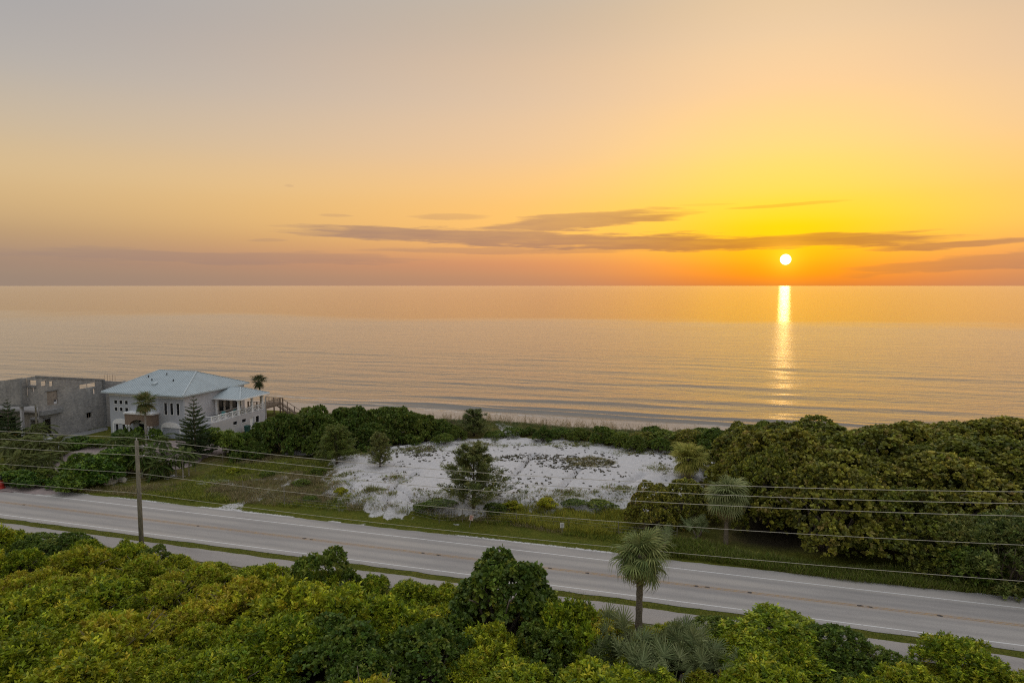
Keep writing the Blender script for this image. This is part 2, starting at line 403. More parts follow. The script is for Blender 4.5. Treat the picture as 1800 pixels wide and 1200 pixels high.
# road
def road_mat(name, base, y0=None):
    m, n, l, b = new_mat(name)
    fine = noise(n, l, 9.0, 6, 0.7); big = noise(n, l, 0.25, 5, stretch=(0.3, 1.6, 1))
    c = mixc(n, l, 1.0, base, ramp(n, l, big, [(0.3, (0.78, 0.78, 0.80)), (0.5, (0.98, 0.98, 0.98)), (0.7, (1.10, 1.08, 1.05))]), 'MULTIPLY')
    c = mixc(n, l, 1.0, c, ramp(n, l, fine, [(0.25, (0.80, 0.80, 0.80)), (0.75, (1.14, 1.14, 1.14))]), 'MULTIPLY')
    if y0 is not None:
        t = n.new('ShaderNodeTexCoord'); s_ = n.new('ShaderNodeSeparateXYZ'); l.new(t.outputs['Object'], s_.inputs[0])
        y = s_.outputs[1]
        def band(c0, w, op):
            d = mth(n, l, 'DIVIDE', mth(n, l, 'SUBTRACT', y, c0), w)
            return mth(n, l, 'MULTIPLY', mth(n, l, 'POWER', 2.718, mth(n, l, 'MULTIPLY', mth(n, l, 'MULTIPLY', d, d), -1.0)), op)
        for c0 in (57.1, 58.75, 60.5, 62.2): c = mixc(n, l, band(c0, 0.40, 0.38), c, (0.20, 0.195, 0.20))
        c = mixc(n, l, band(59.6, 0.42, 0.42), c, (0.30, 0.215, 0.155))
        for c0 in (55.4, 64.6): c = mixc(n, l, band(c0, 0.35, 0.30), c, (0.20, 0.20, 0.21))
    wv = noise(n, l, 0.9, 8, 0.75); crack = ramp(n, l, wv, [(0.492, (1, 1, 1)), (0.5, (0.72, 0.72, 0.72)), (0.508, (1, 1, 1))])
    c = mixc(n, l, 0.6, c, crack, 'MULTIPLY')
    l.new(c, b.inputs['Base Color']); b.inputs['Roughness'].default_value = 0.85; b.inputs['Specular IOR Level'].default_value = 0.3
    bump(n, l, b, noise(n, l, 30, 3), 0.25, 0.01)
    return m
M['road'] = road_mat('asphalt', (0.40, 0.378, 0.36), 59.6)
M['path'] = road_mat('path_asphalt', (0.36, 0.335, 0.32))
def worn_paint(name, c, under, thr):
    m, n, l, b = new_mat(name)
    h = noise(n, l, 3.2, 8, 0.75)
    l.new(mixc(n, l, ramp(n, l, h, [(thr - 0.06, (0, 0, 0)), (thr + 0.06, (1, 1, 1))]), c, under), b.inputs['Base Color'])
    b.inputs['Roughness'].default_value = 0.7; return m
M['linewhite'] = worn_paint('line_white', (0.66, 0.66, 0.66), (0.42, 0.41, 0.41), 0.60)
M['lineyellow'] = worn_paint('line_yellow', (0.40, 0.255, 0.10), (0.30, 0.24, 0.20), 0.50)
M['tar'] = paint('tar_patch', (0.07, 0.06, 0.055), 0.8, 0.3, 6)
def paver_mat():
    m, n, l, b = new_mat('pavers')
    br = n.new('ShaderNodeTexBrick'); br.inputs['Scale'].default_value = 1.0; br.inputs['Brick Width'].default_value = 0.24; br.inputs['Row Height'].default_value = 0.12; br.inputs['Mortar Size'].default_value = 0.008
    t = n.new('ShaderNodeTexCoord'); l.new(t.outputs['Object'], br.inputs['Vector'])
    br.inputs['Color1'].default_value = (0.36, 0.285, 0.275, 1); br.inputs['Color2'].default_value = (0.27, 0.225, 0.225, 1); br.inputs['Mortar'].default_value = (0.2, 0.18, 0.17, 1)
    h = noise(n, l, 0.6, 6)
    l.new(mixc(n, l, 1.0, br.outputs[0], ramp(n, l, h, [(0.3, (0.75, 0.74, 0.75)), (0.7, (1.1, 1.08, 1.06))]), 'MULTIPLY'), b.inputs['Base Color'])
    b.inputs['Roughness'].default_value = 0.9; return m
M['pavers'] = paver_mat()

# terrain: sand / grass / beach blended by a painted mask
def ground_mat():
    m, n, l, b = new_mat('ground')
    at = N(n, 'ShaderNodeAttribute', attribute_name='mask')
    s_ = n.new('ShaderNodeSeparateColor'); l.new(at.outputs['Color'], s_.inputs[0])
    f1, f2, f3 = noise(n, l, 0.35, 7, 0.7), noise(n, l, 2.5, 7, 0.7), noise(n, l, 12.0, 5, 0.7)
    grass = ramp(n, l, f1, [(0.28, (0.075, 0.088, 0.018)), (0.45, (0.125, 0.130, 0.030)), (0.6, (0.18, 0.150, 0.055)), (0.75, (0.21, 0.17, 0.085))])
    grass = mixc(n, l, 1.0, grass, ramp(n, l, f2, [(0.3, (0.55, 0.58, 0.55)), (0.7, (1.25, 1.2, 1.1))]), 'MULTIPLY')
    lawn = ramp(n, l, f2, [(0.3, (0.065, 0.090, 0.012)), (0.7, (0.140, 0.150, 0.026))])
    lawn = mixc(n, l, 1.0, lawn, ramp(n, l, f1, [(0.35, (0.85, 0.9, 0.8)), (0.7, (1.35, 1.12, 1.0))]), 'MULTIPLY')
    g = mixc(n, l, s_.outputs[1], grass, lawn)
    g = mixc(n, l, 1.0, g, ramp(n, l, f3, [(0.3, (0.6, 0.6, 0.6)), (0.7, (1.35, 1.35, 1.3))]), 'MULTIPLY')
    sand = ramp(n, l, f2, [(0.3, (0.50, 0.495, 0.51)), (0.7, (0.70, 0.69, 0.705))])
    sand = mixc(n, l, 1.0, sand, ramp(n, l, f3, [(0.3, (0.82, 0.82, 0.82)), (0.6, (1.05, 1.05, 1.05))]), 'MULTIPLY')
    sm = mth(n, l, 'ADD', s_.outputs[0], mth(n, l, 'MULTIPLY', mth(n, l, 'SUBTRACT', mth(n, l, 'ADD', mth(n, l, 'MULTIPLY', f2, 0.6), mth(n, l, 'MULTIPLY', f3, 0.4)), 0.5), 1.1))
    sm = ramp(n, l, sm, [(0.44, (0, 0, 0)), (0.56, (1, 1, 1))])
    c = mixc(n, l, sm, g, sand)
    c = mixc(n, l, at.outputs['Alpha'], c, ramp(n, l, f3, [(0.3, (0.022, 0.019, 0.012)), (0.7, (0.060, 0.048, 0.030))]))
    beach = ramp(n, l, f1, [(0.3, (0.44, 0.36, 0.29)), (0.7, (0.52, 0.43, 0.35))])
    c = mixc(n, l, s_.outputs[2], c, beach)
    l.new(c, b.inputs['Base Color']); b.inputs['Roughness'].default_value = 0.95; b.inputs['Specular IOR Level'].default_value = 0.1
    bump(n, l, b, mth(n, l, 'ADD', f2, mth(n, l, 'MULTIPLY', f3, 0.5)), 0.6, 0.25)
    return m
M['ground'] = ground_mat()

# ------------------------------------------------------------------ terrain
SAND = np.array([(-47, 75), (-52, 84), (-51, 90), (-46, 97), (-40, 102), (-30, 105.5), (-22, 106), (-12, 104), (-6, 102), (0, 99), (3, 94), (-2, 88), (-8, 78), (-14, 74.5), (-19, 72), (-26, 70), (-34, 68.5), (-42, 70.5)], float)
def poly_sd(P, s, t):
    d = np.full(s.shape, 1e9); ins = np.zeros(s.shape, bool)
    for i in range(len(P)):
        a, b = P[i], P[(i + 1) % len(P)]
        e = b - a; L = e @ e
        h = np.clip(((s - a[0]) * e[0] + (t - a[1]) * e[1]) / L, 0, 1)
        d = np.minimum(d, np.hypot(s - a[0] - h * e[0], t - a[1] - h * e[1]))
        c = ((a[1] > t) != (b[1] > t)) & (s < (b[0] - a[0]) * (t - a[1]) / (b[1] - a[1] + 1e-12) + a[0])
        ins ^= c
    return np.where(ins, -d, d)
def line_d(P, s, t):
    d = np.full(s.shape, 1e9)
    for i in range(len(P) - 1):
        a, b = np.array(P[i][:2]), np.array(P[i + 1][:2]); e = b - a
        h = np.clip(((s - a[0]) * e[0] + (t - a[1]) * e[1]) / (e @ e), 0, 1)
        d = np.minimum(d, np.hypot(s - a[0] - h * e[0], t - a[1] - h * e[1]))
    return d
PROF = ([-600, 30, 48, 51, 66.5, 74, 86, 100, 107, 114, 121, 127, 138, 146, 156, 220, 600], [-0.4, -0.4, -0.25, 0, 0, 0.25, 0.85, 1.15, 1.65, 1.4, -0.1, -1.2, -2.1, -3.15, -4.2, -12, -30])
GULL = [[at_z(x, y, 1.3) for x, y in L] for L in (
    [(730, 835), (702, 850), (690, 858), (682, 872), (676, 886)], [(690, 858), (712, 868), (726, 878)], [(607, 840), (616, 852), (612, 868)],
    [(938, 800), (918, 824), (900, 842)], [(1018, 828), (1000, 846), (985, 862)], [(1080, 862), (1110, 850), (1128, 840)],
    [(600, 842), (640, 838), (680, 832), (740, 828)], [(640, 800), (690, 790), (740, 784)])]
def terrain(s, t):
    s, t = np.asarray(s, float), np.asarray(t, float)
    z = np.interp(t, *PROF)
    off = sstep(66.5, 72, t) + sstep(50, 46, t)
    beachside = sstep(128, 118, t)
    z = z + off * beachside * ((fbm(s * 0.09, t * 0.09) - 0.5) * 0.9 + (fbm(s * 0.45 + 40, t * 0.45) - 0.5) * 0.3)
    # sand mound
    sd = poly_sd(SAND, s, t) + (fbm(s * 0.28, t * 0.28, 4) - 0.5) * 5.0
    rise = sstep(0.6, -2.6, sd)
    z = z + rise * np.interp(t, [68, 78, 90, 104], [1.5, 1.25, 0.8, 0.2])
    z = z + rise * (fbm(s * 0.7 + 9, t * 0.7) - 0.5) * 0.35
    for L in GULL:
        z = z - rise * 0.75 * np.exp(-(line_d(L, s, t) / 0.36) ** 2)
    # level pads under the two buildings
    for (x0, x1, y0, y1, pz) in ((-101, -75, 86, 107, 0.95), (-135, -102.5, 80, 112, 0.5)):
        d = np.maximum(np.maximum(x0 - s, s - x1), np.maximum(y0 - t, t - y1))
        w = sstep(5, 0, d); z = z * (1 - w) + pz * w
    flat = (t > 50.5) & (t < 66.0)
    return np.where(flat, -0.03, z)
def tz(s, t): return float(terrain(np.array([s]), np.array([t]))[0])
def at_g(x, y, up=0.0):
    """pixel on the terrain"""
    z = 0.0
    for _ in range(12):
        p = at_z(x, y, z + up); z = 0.5 * z + 0.5 * tz(p.x, p.y)
    p = at_z(x, y, z + up); return Vector((p.x, p.y, tz(p.x, p.y)))

axs = np.unique(np.round(np.concatenate([[-2500, -1500, -900, -600, -420, -320, -260, -220, -190, -170], np.arange(-155, -56, 0.7), np.arange(-56, 4, 0.27), np.arange(4, 62, 0.7), [70, 85, 110, 150, 210, 300, 450, 800, 1500, 2500]]), 3))
ayt = np.unique(np.round(np.concatenate([[-1500, -800, -400, -200, -100, -50, -20, 0, 12], np.arange(20, 66, 0.9), [50.5, 66.0], np.arange(66.2, 107, 0.27), np.arange(107, 152, 0.6), [156, 165, 180, 220]]), 3))
S, T = np.meshgrid(axs, ayt)
Z = terrain(S, T)
sd = poly_sd(SAND, S, T) + (fbm(S * 0.28, T * 0.28, 4) - 0.5) * 5.0
sandm = sstep(1.8, -1.8, sd + (fbm(S * 0.9 + 60, T * 0.9, 4) - 0.5) * 5.0)
patch = sstep(0.57, 0.70, fbm(S * 0.22 + 12, T * 0.30 + 4, 4)) * sstep(-78, -70, S) * sstep(-2, -12, S) * sstep(67, 69, T) * sstep(96, 88, T)
sandm = np.maximum(sandm, 0.62 * patch)
for L, w in (([(390, 895), (440, 878), (480, 862), (520, 845)], 1.5), ([(515, 913), (560, 914), (600, 916), (622, 922)], 1.1), ([(600, 885), (628, 880)], 0.9), ([(540, 818), (580, 808)], 0.8), ([(690, 887), (640, 880)], 0.8)):
    P = [at_z(x, y, 0.2) for x, y in L]
    d = line_d(P, S, T) + (fbm(S * 0.9, T * 0.9, 3) - 0.5) * 1.6
    sandm = np.maximum(sandm, sstep(w * 1.3, w * 0.1, d + (fbm(S * 0.8 + 5, T * 0.8, 4) - 0.5) * 3.2) * 0.62)
sandm = np.maximum(sandm, 0.72 * sstep(0.55, 0.0, np.abs(T - 65.1)) * sstep(0.35, 0.6, fbm(S * 0.12, T * 0 + 3)))       # gritty verge
sandm = np.maximum(sandm, 0.45 * sstep(0.7, 0.1, np.abs(T - 51.4)))
P = [at_z(x, y, 1.4) for x, y in ((875, 745), (890, 757), (905, 768))]
sandm = np.maximum(sandm, 0.75 * sstep(1.8, 0.6, line_d(P, S, T) + (fbm(S * 0.5, T * 0.5, 3) - 0.5) * 2))
# seedling bed in the middle of the sand reads as brown soil
lawnm = sstep(71.5, 67.5, T + (fbm(S * 0.15, T * 0.15 + 8) - 0.5) * 6)
lawnm = np.where(T < 56, 0.75, lawnm)
lawnm = np.maximum(lawnm, sstep(-74, -84, S) * 0.8)
beachm = sstep(121, 125, T + (fbm(S * 0.2, T * 0.2) - 0.5) * 6)
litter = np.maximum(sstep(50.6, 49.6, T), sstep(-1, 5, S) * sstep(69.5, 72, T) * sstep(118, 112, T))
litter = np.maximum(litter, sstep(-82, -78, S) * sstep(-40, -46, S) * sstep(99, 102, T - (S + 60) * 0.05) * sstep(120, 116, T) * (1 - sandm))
mask = np.stack([sandm.ravel(), lawnm.ravel(), beachm.ravel(), litter.ravel()], 1)
V = np.stack([S.ravel(), T.ravel(), Z.ravel()], 1)
nx, ny = len(axs), len(ayt)
idx = np.arange(nx * ny).reshape(ny, nx)
F = np.stack([idx[:-1, :-1].ravel(), idx[:-1, 1:].ravel(), idx[1:, 1:].ravel(), idx[1:, :-1].ravel()], 1)
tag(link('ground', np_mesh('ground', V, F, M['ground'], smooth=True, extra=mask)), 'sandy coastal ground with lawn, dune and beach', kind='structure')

# ------------------------------------------------------------------ sea
SEA_Z = -3.2
def sea_mat():
    m, n, l, b = new_mat('sea_water')
    t = n.new('ShaderNodeTexCoord'); s_ = n.new('ShaderNodeSeparateXYZ'); l.new(t.outputs['Object'], s_.inputs[0])
    far = n.new('ShaderNodeMapRange'); far.interpolation_type = 'SMOOTHSTEP'
    far.inputs['From Min'].default_value = 470; far.inputs['From Max'].default_value = 640
    wob = noise(n, l, 0.004, 4, 0.5)
    l.new(mth(n, l, 'ADD', s_.outputs[1], mth(n, l, 'MULTIPLY', mth(n, l, 'SUBTRACT', wob, 0.5), 500)), far.inputs['Value'])
    a = noise(n, l, 1.0, 3, 0.55, stretch=(0.05, 0.17, 1))      # swell, 6 m
    c = noise(n, l, 1.0, 4, 0.6, stretch=(0.22, 0.75, 1))       # chop
    d = noise(n, l, 1.0, 3, 0.6, stretch=(1.4, 3.2, 1))         # ripples
    big = noise(n, l, 1.0, 3, 0.5, stretch=(0.006, 0.022, 1))
    h = mth(n, l, 'ADD', mth(n, l, 'MULTIPLY', a, 0.62), mth(n, l, 'ADD', mth(n, l, 'MULTIPLY', c, 0.30), mth(n, l, 'MULTIPLY', d, 0.028)))
    amp = mth(n, l, 'MULTIPLY', 0.72, mth(n, l, 'MULTIPLY', mth(n, l, 'SUBTRACT', 1.0, mth(n, l, 'MULTIPLY', far.outputs[0], 0.62)), mth(n, l, 'ADD', 0.55, mth(n, l, 'MULTIPLY', big, 0.9))))
    h = mth(n, l, 'MULTIPLY', h, amp)
    bp = n.new('ShaderNodeBump'); bp.inputs['Strength'].default_value = 1.0; bp.inputs['Distance'].default_value = 1.0
    l.new(h, bp.inputs['Height'])
    g = n.new('ShaderNodeBsdfGlossy'); g.inputs['Color'].default_value = (1.0, 0.95, 0.88, 1)
    rg = n.new('ShaderNodeMapRange'); rg.inputs['From Min'].default_value = 0; rg.inputs['From Max'].default_value = 1
    rg.inputs['To Min'].default_value = 0.23; rg.inputs['To Max'].default_value = 0.15
    l.new(far.outputs[0], rg.inputs['Value']); l.new(rg.outputs[0], g.inputs['Roughness'])
    l.new(bp.outputs[0], g.inputs['Normal'])
    df = n.new('ShaderNodeBsdfDiffuse'); df.inputs['Color'].default_value = (0.07, 0.065, 0.06, 1)
    fr = n.new('ShaderNodeFresnel'); fr.inputs['IOR'].default_value = 2.1; l.new(bp.outputs[0], fr.inputs['Normal'])
    mx = n.new('ShaderNodeMixShader'); l.new(fr.outputs[0], mx.inputs[0]); l.new(df.outputs[0], mx.inputs[1]); l.new(g.outputs[0], mx.inputs[2])
    # foam along the swash line
    at = N(n, 'ShaderNodeAttribute', attribute_name='mask'); sc_ = n.new('ShaderNodeSeparateColor'); l.new(at.outputs['Color'], sc_.inputs[0])
    fm = mth(n, l, 'MULTIPLY', sc_.outputs[0], ramp(n, l, noise(n, l, 1.0, 6, 0.7, stretch=(0.5, 1.5, 1)), [(0.42, (0, 0, 0)), (0.58, (1, 1, 1))]))
    fd = n.new('ShaderNodeBsdfDiffuse'); fd.inputs['Color'].default_value = (0.62, 0.60, 0.58, 1)
    mx2 = n.new('ShaderNodeMixShader'); l.new(fm, mx2.inputs[0]); l.new(mx.outputs[0], mx2.inputs[1]); l.new(fd.outputs[0], mx2.inputs[2])
    l.new(mx2.outputs[0], n['Material Output'].inputs['Surface'])
    return m
M['sea'] = sea_mat()
axs = np.concatenate([[-60000, -20000, -7000, -3000, -1500, -900, -600, -450, -360], np.arange(-300, 160, 2.0), [200, 300, 500, 900, 2000, 5000, 15000, 60000]])
ayt = np.concatenate([np.arange(141, 200, 0.4), np.arange(200, 330, 0.8), [345, 370, 400, 450, 520, 620, 760, 950, 1300, 2000, 3500, 7000, 15000, 35000, 90000]])
S, T = np.meshgrid(axs, ayt)
wv = T + (fbm(S * 0.02, T * 0.012) - 0.5) * 16 + S * 0.02
env = sstep(330, 260, T) * sstep(-330, -280, S) * sstep(170, 130, S)
crest = fbm(S * 0.013 + 3, T * 0.03, 3)
Z = SEA_Z + env * (0.55 * (fbm(S * 0.03, T * 0.16 + 5, 3) - 0.5) + 0.05 * np.sin(wv * 0.42))
for t0, w, a, s0, sw in ((150.5, 0.8, 0.62, -30, 60), (157.0, 0.9, 0.58, -10, 50), (166, 1.2, 0.42, -40, 45), (150, 1.2, 0.45, -78, 22), (176, 1.9, 0.34, 10, 60), (188, 2.0, 0.3, -60, 50), (204, 2.2, 0.28, -20, 70)):
    tt = T - t0 - (fbm(S * 0.018 + t0, S * 0 + 2.0) - 0.5) * 9
    Z = Z + env * a * np.where(tt < 0, np.exp(-(tt / w) ** 2), np.exp(-(tt / (w * 2.6)) ** 2)) * np.exp(-((S - s0) / sw) ** 4) * (0.45 + 0.9 * crest)
foam = sstep(148.2, 146.4, T + (fbm(S * 0.05, T * 0.1) - 0.5) * 4) * 0.8
for t0 in (150.6, 157.8):
    tt = T - t0 + 0.7 - (fbm(S * 0.018 + t0 + 0.9, S * 0 + 2.0) - 0.5) * 9
    foam = np.maximum(foam, 0.75 * np.exp(-(tt / 0.5) ** 2) * sstep(0.5, 0.68, fbm(S * 0.06, S * 0 + t0)))
V = np.stack([S.ravel(), T.ravel(), Z.ravel()], 1)
nx, ny = len(axs), len(ayt); idx = np.arange(nx * ny).reshape(ny, nx)
F = np.stack([idx[:-1, :-1].ravel(), idx[:-1, 1:].ravel(), idx[1:, 1:].ravel(), idx[1:, :-1].ravel()], 1)
fm = np.zeros((nx * ny, 3)); fm[:, 0] = foam.ravel()
tag(link('sea', np_mesh('sea', V, F, M['sea'], smooth=True, extra=fm)), 'calm ocean with low swell reflecting the sunrise', kind='structure')

# ------------------------------------------------------------------ road, path, markings
def strip(name, y0, y1, z, mat, x0=-900, x1=500, wob=0.0, step=0.8):
    xs = np.concatenate([[x0, -300], np.arange(-140, 60, step), [150, x1]])
    a = y0 + (fbm(xs * 0.7, xs * 0 + y0) - 0.5) * wob * 2; b = y1 + (fbm(xs * 0.7, xs * 0 + y1) - 0.5) * wob * 2
    V = np.concatenate([np.stack([xs, a, xs * 0 + z], 1), np.stack([xs, b, xs * 0 + z], 1)])
    n = len(xs); i = np.arange(n - 1)
    return tag(link(name, np_mesh(name, V, np.stack([i, i + 1, i + 1 + n, i + n], 1), mat)), kind='structure')
tag(strip('road', 55.35, 64.85, 0.0, M['road'], wob=0.22), 'grey two-lane coastal road')
tag(strip('path', 51.7, 54.25, -0.004, M['path'], wob=0.2), 'narrow asphalt path between shrubs and grass strip')
strip('edge_line', 56.13, 56.27, 0.005, M['linewhite']); strip('edge_line', 62.88, 63.02, 0.005, M['linewhite'])
strip('centre_line', 59.44, 59.54, 0.005, M['lineyellow']); strip('centre_line', 59.68, 59.78, 0.005, M['lineyellow'])
for i, (px, py) in enumerate([(745, 970), (773, 973), (968, 996), (1034, 1004), (1224, 1026), (1318, 1039), (1512, 1064), (1530, 1067), (1652, 1082), (350, 923), (535, 946), (548, 947), (35, 889), (1243, 1029)]):
    p = at_z(px, py, 0); p.y = 59.61 + random.uniform(-0.06, 0.06)
    k = 10; rr = [random.uniform(0.55, 1.1) for _ in range(k)]
    mb = MB().prism([(p.x + 0.26 * rr[j] * math.cos(j * 6.283 / k), p.y + 0.17 * rr[j] * math.sin(j * 6.283 / k)) for j in range(k)], 'z', 0.001, 0.012)
    tag(mb.build('tar_patch', M['tar']), 'small dark tar patch on the road centre line', kind='structure')
# paver driveway: from the road up to the garage court
def sheet(name, pts, z, mat, up=0.03, label=None):
    P = np.array([(p[0], p[1]) for p in pts]); x0, y0 = P.min(0); x1, y1 = P.max(0)
    xs, ys = np.arange(x0 - 0.3, x1 + 0.6, 0.3), np.arange(y0 - 0.3, y1 + 0.6, 0.3)
    S, T = np.meshgrid(xs, ys); sd = poly_sd(P, S, T)
    Z = terrain(S, T) + up; Z = np.where((T < 66.6), np.maximum(Z, 0.004 if up < 1 else 0), Z)
    idx = np.arange(S.size).reshape(S.shape); ok = (sd[:-1, :-1] < 0) & (sd[1:, 1:] < 0)
    F = np.stack([idx[:-1, :-1][ok], idx[:-1, 1:][ok], idx[1:, 1:][ok], idx[1:, :-1][ok]], 1)
    return tag(link(name, np_mesh(name, np.stack([S.ravel(), T.ravel(), Z.ravel()], 1), F, mat, smooth=True)), label, kind='structure')
dpx = [(-70, 862), (0, 858), (40, 852), (70, 846), (88, 838), (60, 826), (70, 815), (110, 800), (140, 789), (160, 785), (230, 784), (260, 780), (286, 774), (330, 774), (380, 780), (420, 792), (360, 806), (330, 822), (300, 826), (290, 812), (240, 803), (180, 797), (150, 804), (130, 812), (112, 826), (104, 845), (98, 858), (105, 868), (70, 870), (20, 866), (-70, 866)]
dp = [at_g(x, y) for x, y in dpx]
sheet('driveway', dp, 0, M['pavers'], 0.035, 'pinkish paver driveway curving up to the house')
lpx = [(85, 792), (100, 776), (118, 764), (190, 749), (192, 755), (150, 765), (130, 776), (112, 790)]
sheet('yard_slab', [at_g(x, y) for x, y in lpx], 0, M['concrete'], 0.03, 'bare concrete apron beside the block building')

# ------------------------------------------------------------------ foliage kit
def unit(a): return a / (np.linalg.norm(a, axis=-1, keepdims=True) + 1e-9)
def leaves(C, D, L, W, droop, r):
    """one folded four-point leaf per row"""
    n = len(C); side = unit(np.cross(D, unit(r.normal(size=(n, 3)) + np.array([0, 0, 0.6])))); up = np.cross(side, D)
    up = np.where(up[:, 2:3] < 0, -up, up)
    L, W = np.asarray(L).reshape(-1, 1), np.asarray(W).reshape(-1, 1)
    mid = C + D * L * 0.52 + up * L * 0.06
    tip = C + D * L - np.array([0, 0, 1.0]) * L * droop
    V = np.stack([C, mid + side * W * 0.5 - up * W * 0.12, tip, mid - side * W * 0.5 - up * W * 0.12], 1).reshape(-1, 3)
    return V, np.arange(4 * n).reshape(-1, 4)
def rosettes(C, A, size, k, r, spread=(25, 85), wl=0.42, droop=0.12, along=0.6):
    n = len(C); th = np.radians(r.uniform(spread[0], spread[1], (n, k))); ph = r.uniform(0, 2 * np.pi, (n, 1)) + np.arange(k) * 2.4
    x = unit(np.cross(A, unit(r.normal(size=(n, 3))))); y = np.cross(A, x)
    D = A[:, None] * np.cos(th)[..., None] + (x[:, None] * np.cos(ph)[..., None] + y[:, None] * np.sin(ph)[..., None]) * np.sin(th)[..., None]
    size = np.broadcast_to(np.asarray(size, float).reshape(-1, 1), (n, k)) * r.uniform(0.7, 1.15, (n, k))
    base = C[:, None] + A[:, None] * (r.uniform(-along, 0.25, (n, k)) * size)[..., None]
    return leaves(base.reshape(-1, 3), unit(D.reshape(-1, 3)), size.ravel(), size.ravel() * wl, droop, r)
def lobes(r, n, R, H, lo=0.24, hi=0.42, z0=0.25):
    """lumpy dome made of overlapping balls"""
    out = [(np.array([0, 0, H * 0.48]), min(R, H) * 0.55)]
    for i in range(n):
        a = r.uniform(0, 2 * np.pi); rr = math.sqrt(r.uniform(0.02, 1)); zz = z0 + (0.86 - z0) * (1 - rr ** 2.2) * r.uniform(0.75, 1.08)
        out.append((np.array([R * 0.8 * rr * math.cos(a), R * 0.8 * rr * math.sin(a), H * zz]), r.uniform(lo, hi) * min(R, H * 1.1)))
    return out
def lobe_points(r, lob, n, inner=0.8, shell=0.18):
    w = np.array([b ** 2 for _, b in lob]); pick = r.choice(len(lob), n * 2, p=w / w.sum())
    d = unit(r.normal(size=(n * 2, 3))); d[:, 2] = np.where(d[:, 2] < -0.35, -d[:, 2], d[:, 2])
    c = np.array([a for a, _ in lob])[pick]; rad = np.array([b for _, b in lob])[pick]
    P = c + d * (rad * (1 - shell * r.random(n * 2) ** 2))[:, None]
    ok = P[:, 2] > 0.05
    for a, b in lob: ok &= np.linalg.norm(P - a, axis=1) > b * inner
    P, d = P[ok][:n], d[ok][:n]
    return P, d
def pal(r, n, cols, w=None, jit=0.18):
    cols = np.array(cols); i = r.choice(len(cols), n, p=w)
    return cols[i] * r.uniform(1 - jit, 1 + jit, (n, 1)) * r.uniform(0.93, 1.07, (n, 3))
def crown_mesh(name, seed, R, H, nl, nr, k, size, cols, w=None, up=0.5, spread=(25, 85), wl=0.42, droop=0.12, lo=0.24, hi=0.42, inner=0.8, shell=0.18, mat='leaf', z0=0.25, along=0.6, var=0.2):
    r = np.random.default_rng(seed); lob = lobes(r, nl, R, H, lo, hi, z0); P, d = lobe_points(r, lob, nr, inner, shell)
    A = unit(d * (1 - up) + np.array([0, 0, up]) + r.normal(size=d.shape) * 0.18)
    V, F = rosettes(P, A, size * r.uniform(0.75, 1.3, len(P)), k, r, spread, wl, droop, along)
    # colour: each ball of the crown leans to one tone, each shoot varies a little
    tone = fbm(P[:, 0] * 0.6 + seed, P[:, 1] * 0.6 + P[:, 2] * 0.4, 3)[:, None]
    c = pal(r, len(P), cols, w, var) * (0.72 + 0.56 * tone)
    c = np.repeat(c, k * 4, axis=0) * np.repeat(r.uniform(0.9, 1.1, (len(P) * k, 1)), 4, axis=0)
    return np_mesh(name, V, F, M[mat], col=c)
def stem_mesh(name, seed, R, H, n, rad, mat='bark', base=0.15, fork=0.25):
    r = random.Random(seed); mb = MB()
    for i in range(n):
        a = i * 6.283 / n + r.uniform(-0.4, 0.4); q_ = r.uniform(0.4, 0.8)
        p0 = Vector((base * math.cos(a), base * math.sin(a), -0.25)); p1 = Vector((R * q_ * 0.45 * math.cos(a), R * q_ * 0.45 * math.sin(a), H * fork + 0.1))
        p2 = Vector((R * q_ * math.cos(a + 0.3), R * q_ * math.sin(a + 0.3), H * r.uniform(0.6, 0.8)))
        mb.tube([p0, p1, (p1 + p2) / 2 + Vector((0, 0, 0.1 * H)), p2], [rad, rad * 0.75, rad * 0.5, rad * 0.2], 6)
        p3 = p1 + Vector((r.uniform(-1, 1) * R * 0.4, r.uniform(-1, 1) * R * 0.4, H * 0.4))
        mb.tube([p1, p3], [rad * 0.5, rad * 0.15], 5)
    return mb.mesh(name, M[mat], True)
def plant(name, crown, stem, loc, sc, rz, label, cat, group=None, stem_name='stem', tilt=0.0):
    e = empty(name, loc, rz, sc)
    if tilt: e.rotation_euler = (tilt, tilt * 0.5, rz)
    link('crown', crown, e)
    if stem: link(stem_name, stem, e)
    return tag(e, label, cat, group)

G1, G2, G3, G4, G5 = (0.098, 0.126, 0.008), (0.140, 0.162, 0.009), (0.182, 0.196, 0.012), (0.22, 0.196, 0.016), (0.058, 0.084, 0.008)
THK = [(crown_mesh('thicket_crown', 100 + i, 2.6, 2.7, 20 + 2 * i, 1150, 12, 0.235, [G1, G2, G3, G4, G5], [0.26, 0.26, 0.24, 0.08, 0.16], up=0.88, spread=(18, 82), wl=0.34, droop=0.16, lo=0.15, hi=0.30, shell=0.75, inner=0.55, along=1.3, var=0.42),
        stem_mesh('thicket_stem', 100 + i, 2.4, 2.5, 7, 0.06)) for i in range(5)]
THKY = [(crown_mesh('golden_crown', 150 + i, 2.5, 2.5, 24, 950, 12, 0.23, [G2, G3, G4, (0.20, 0.18, 0.02), (0.13, 0.115, 0.02)], [0.24, 0.32, 0.28, 0.10, 0.06], up=0.7, spread=(10, 75), wl=0.34, droop=0.2, lo=0.13, hi=0.26, shell=0.75, inner=0.5, along=1.2, var=0.3), stem_mesh('golden_stem', 150 + i, 2.5, 2.9, 9, 0.05)) for i in range(2)]
DK = [(0.040, 0.062, 0.010), (0.058, 0.082, 0.012), (0.080, 0.104, 0.014), (0.110, 0.120, 0.018)]
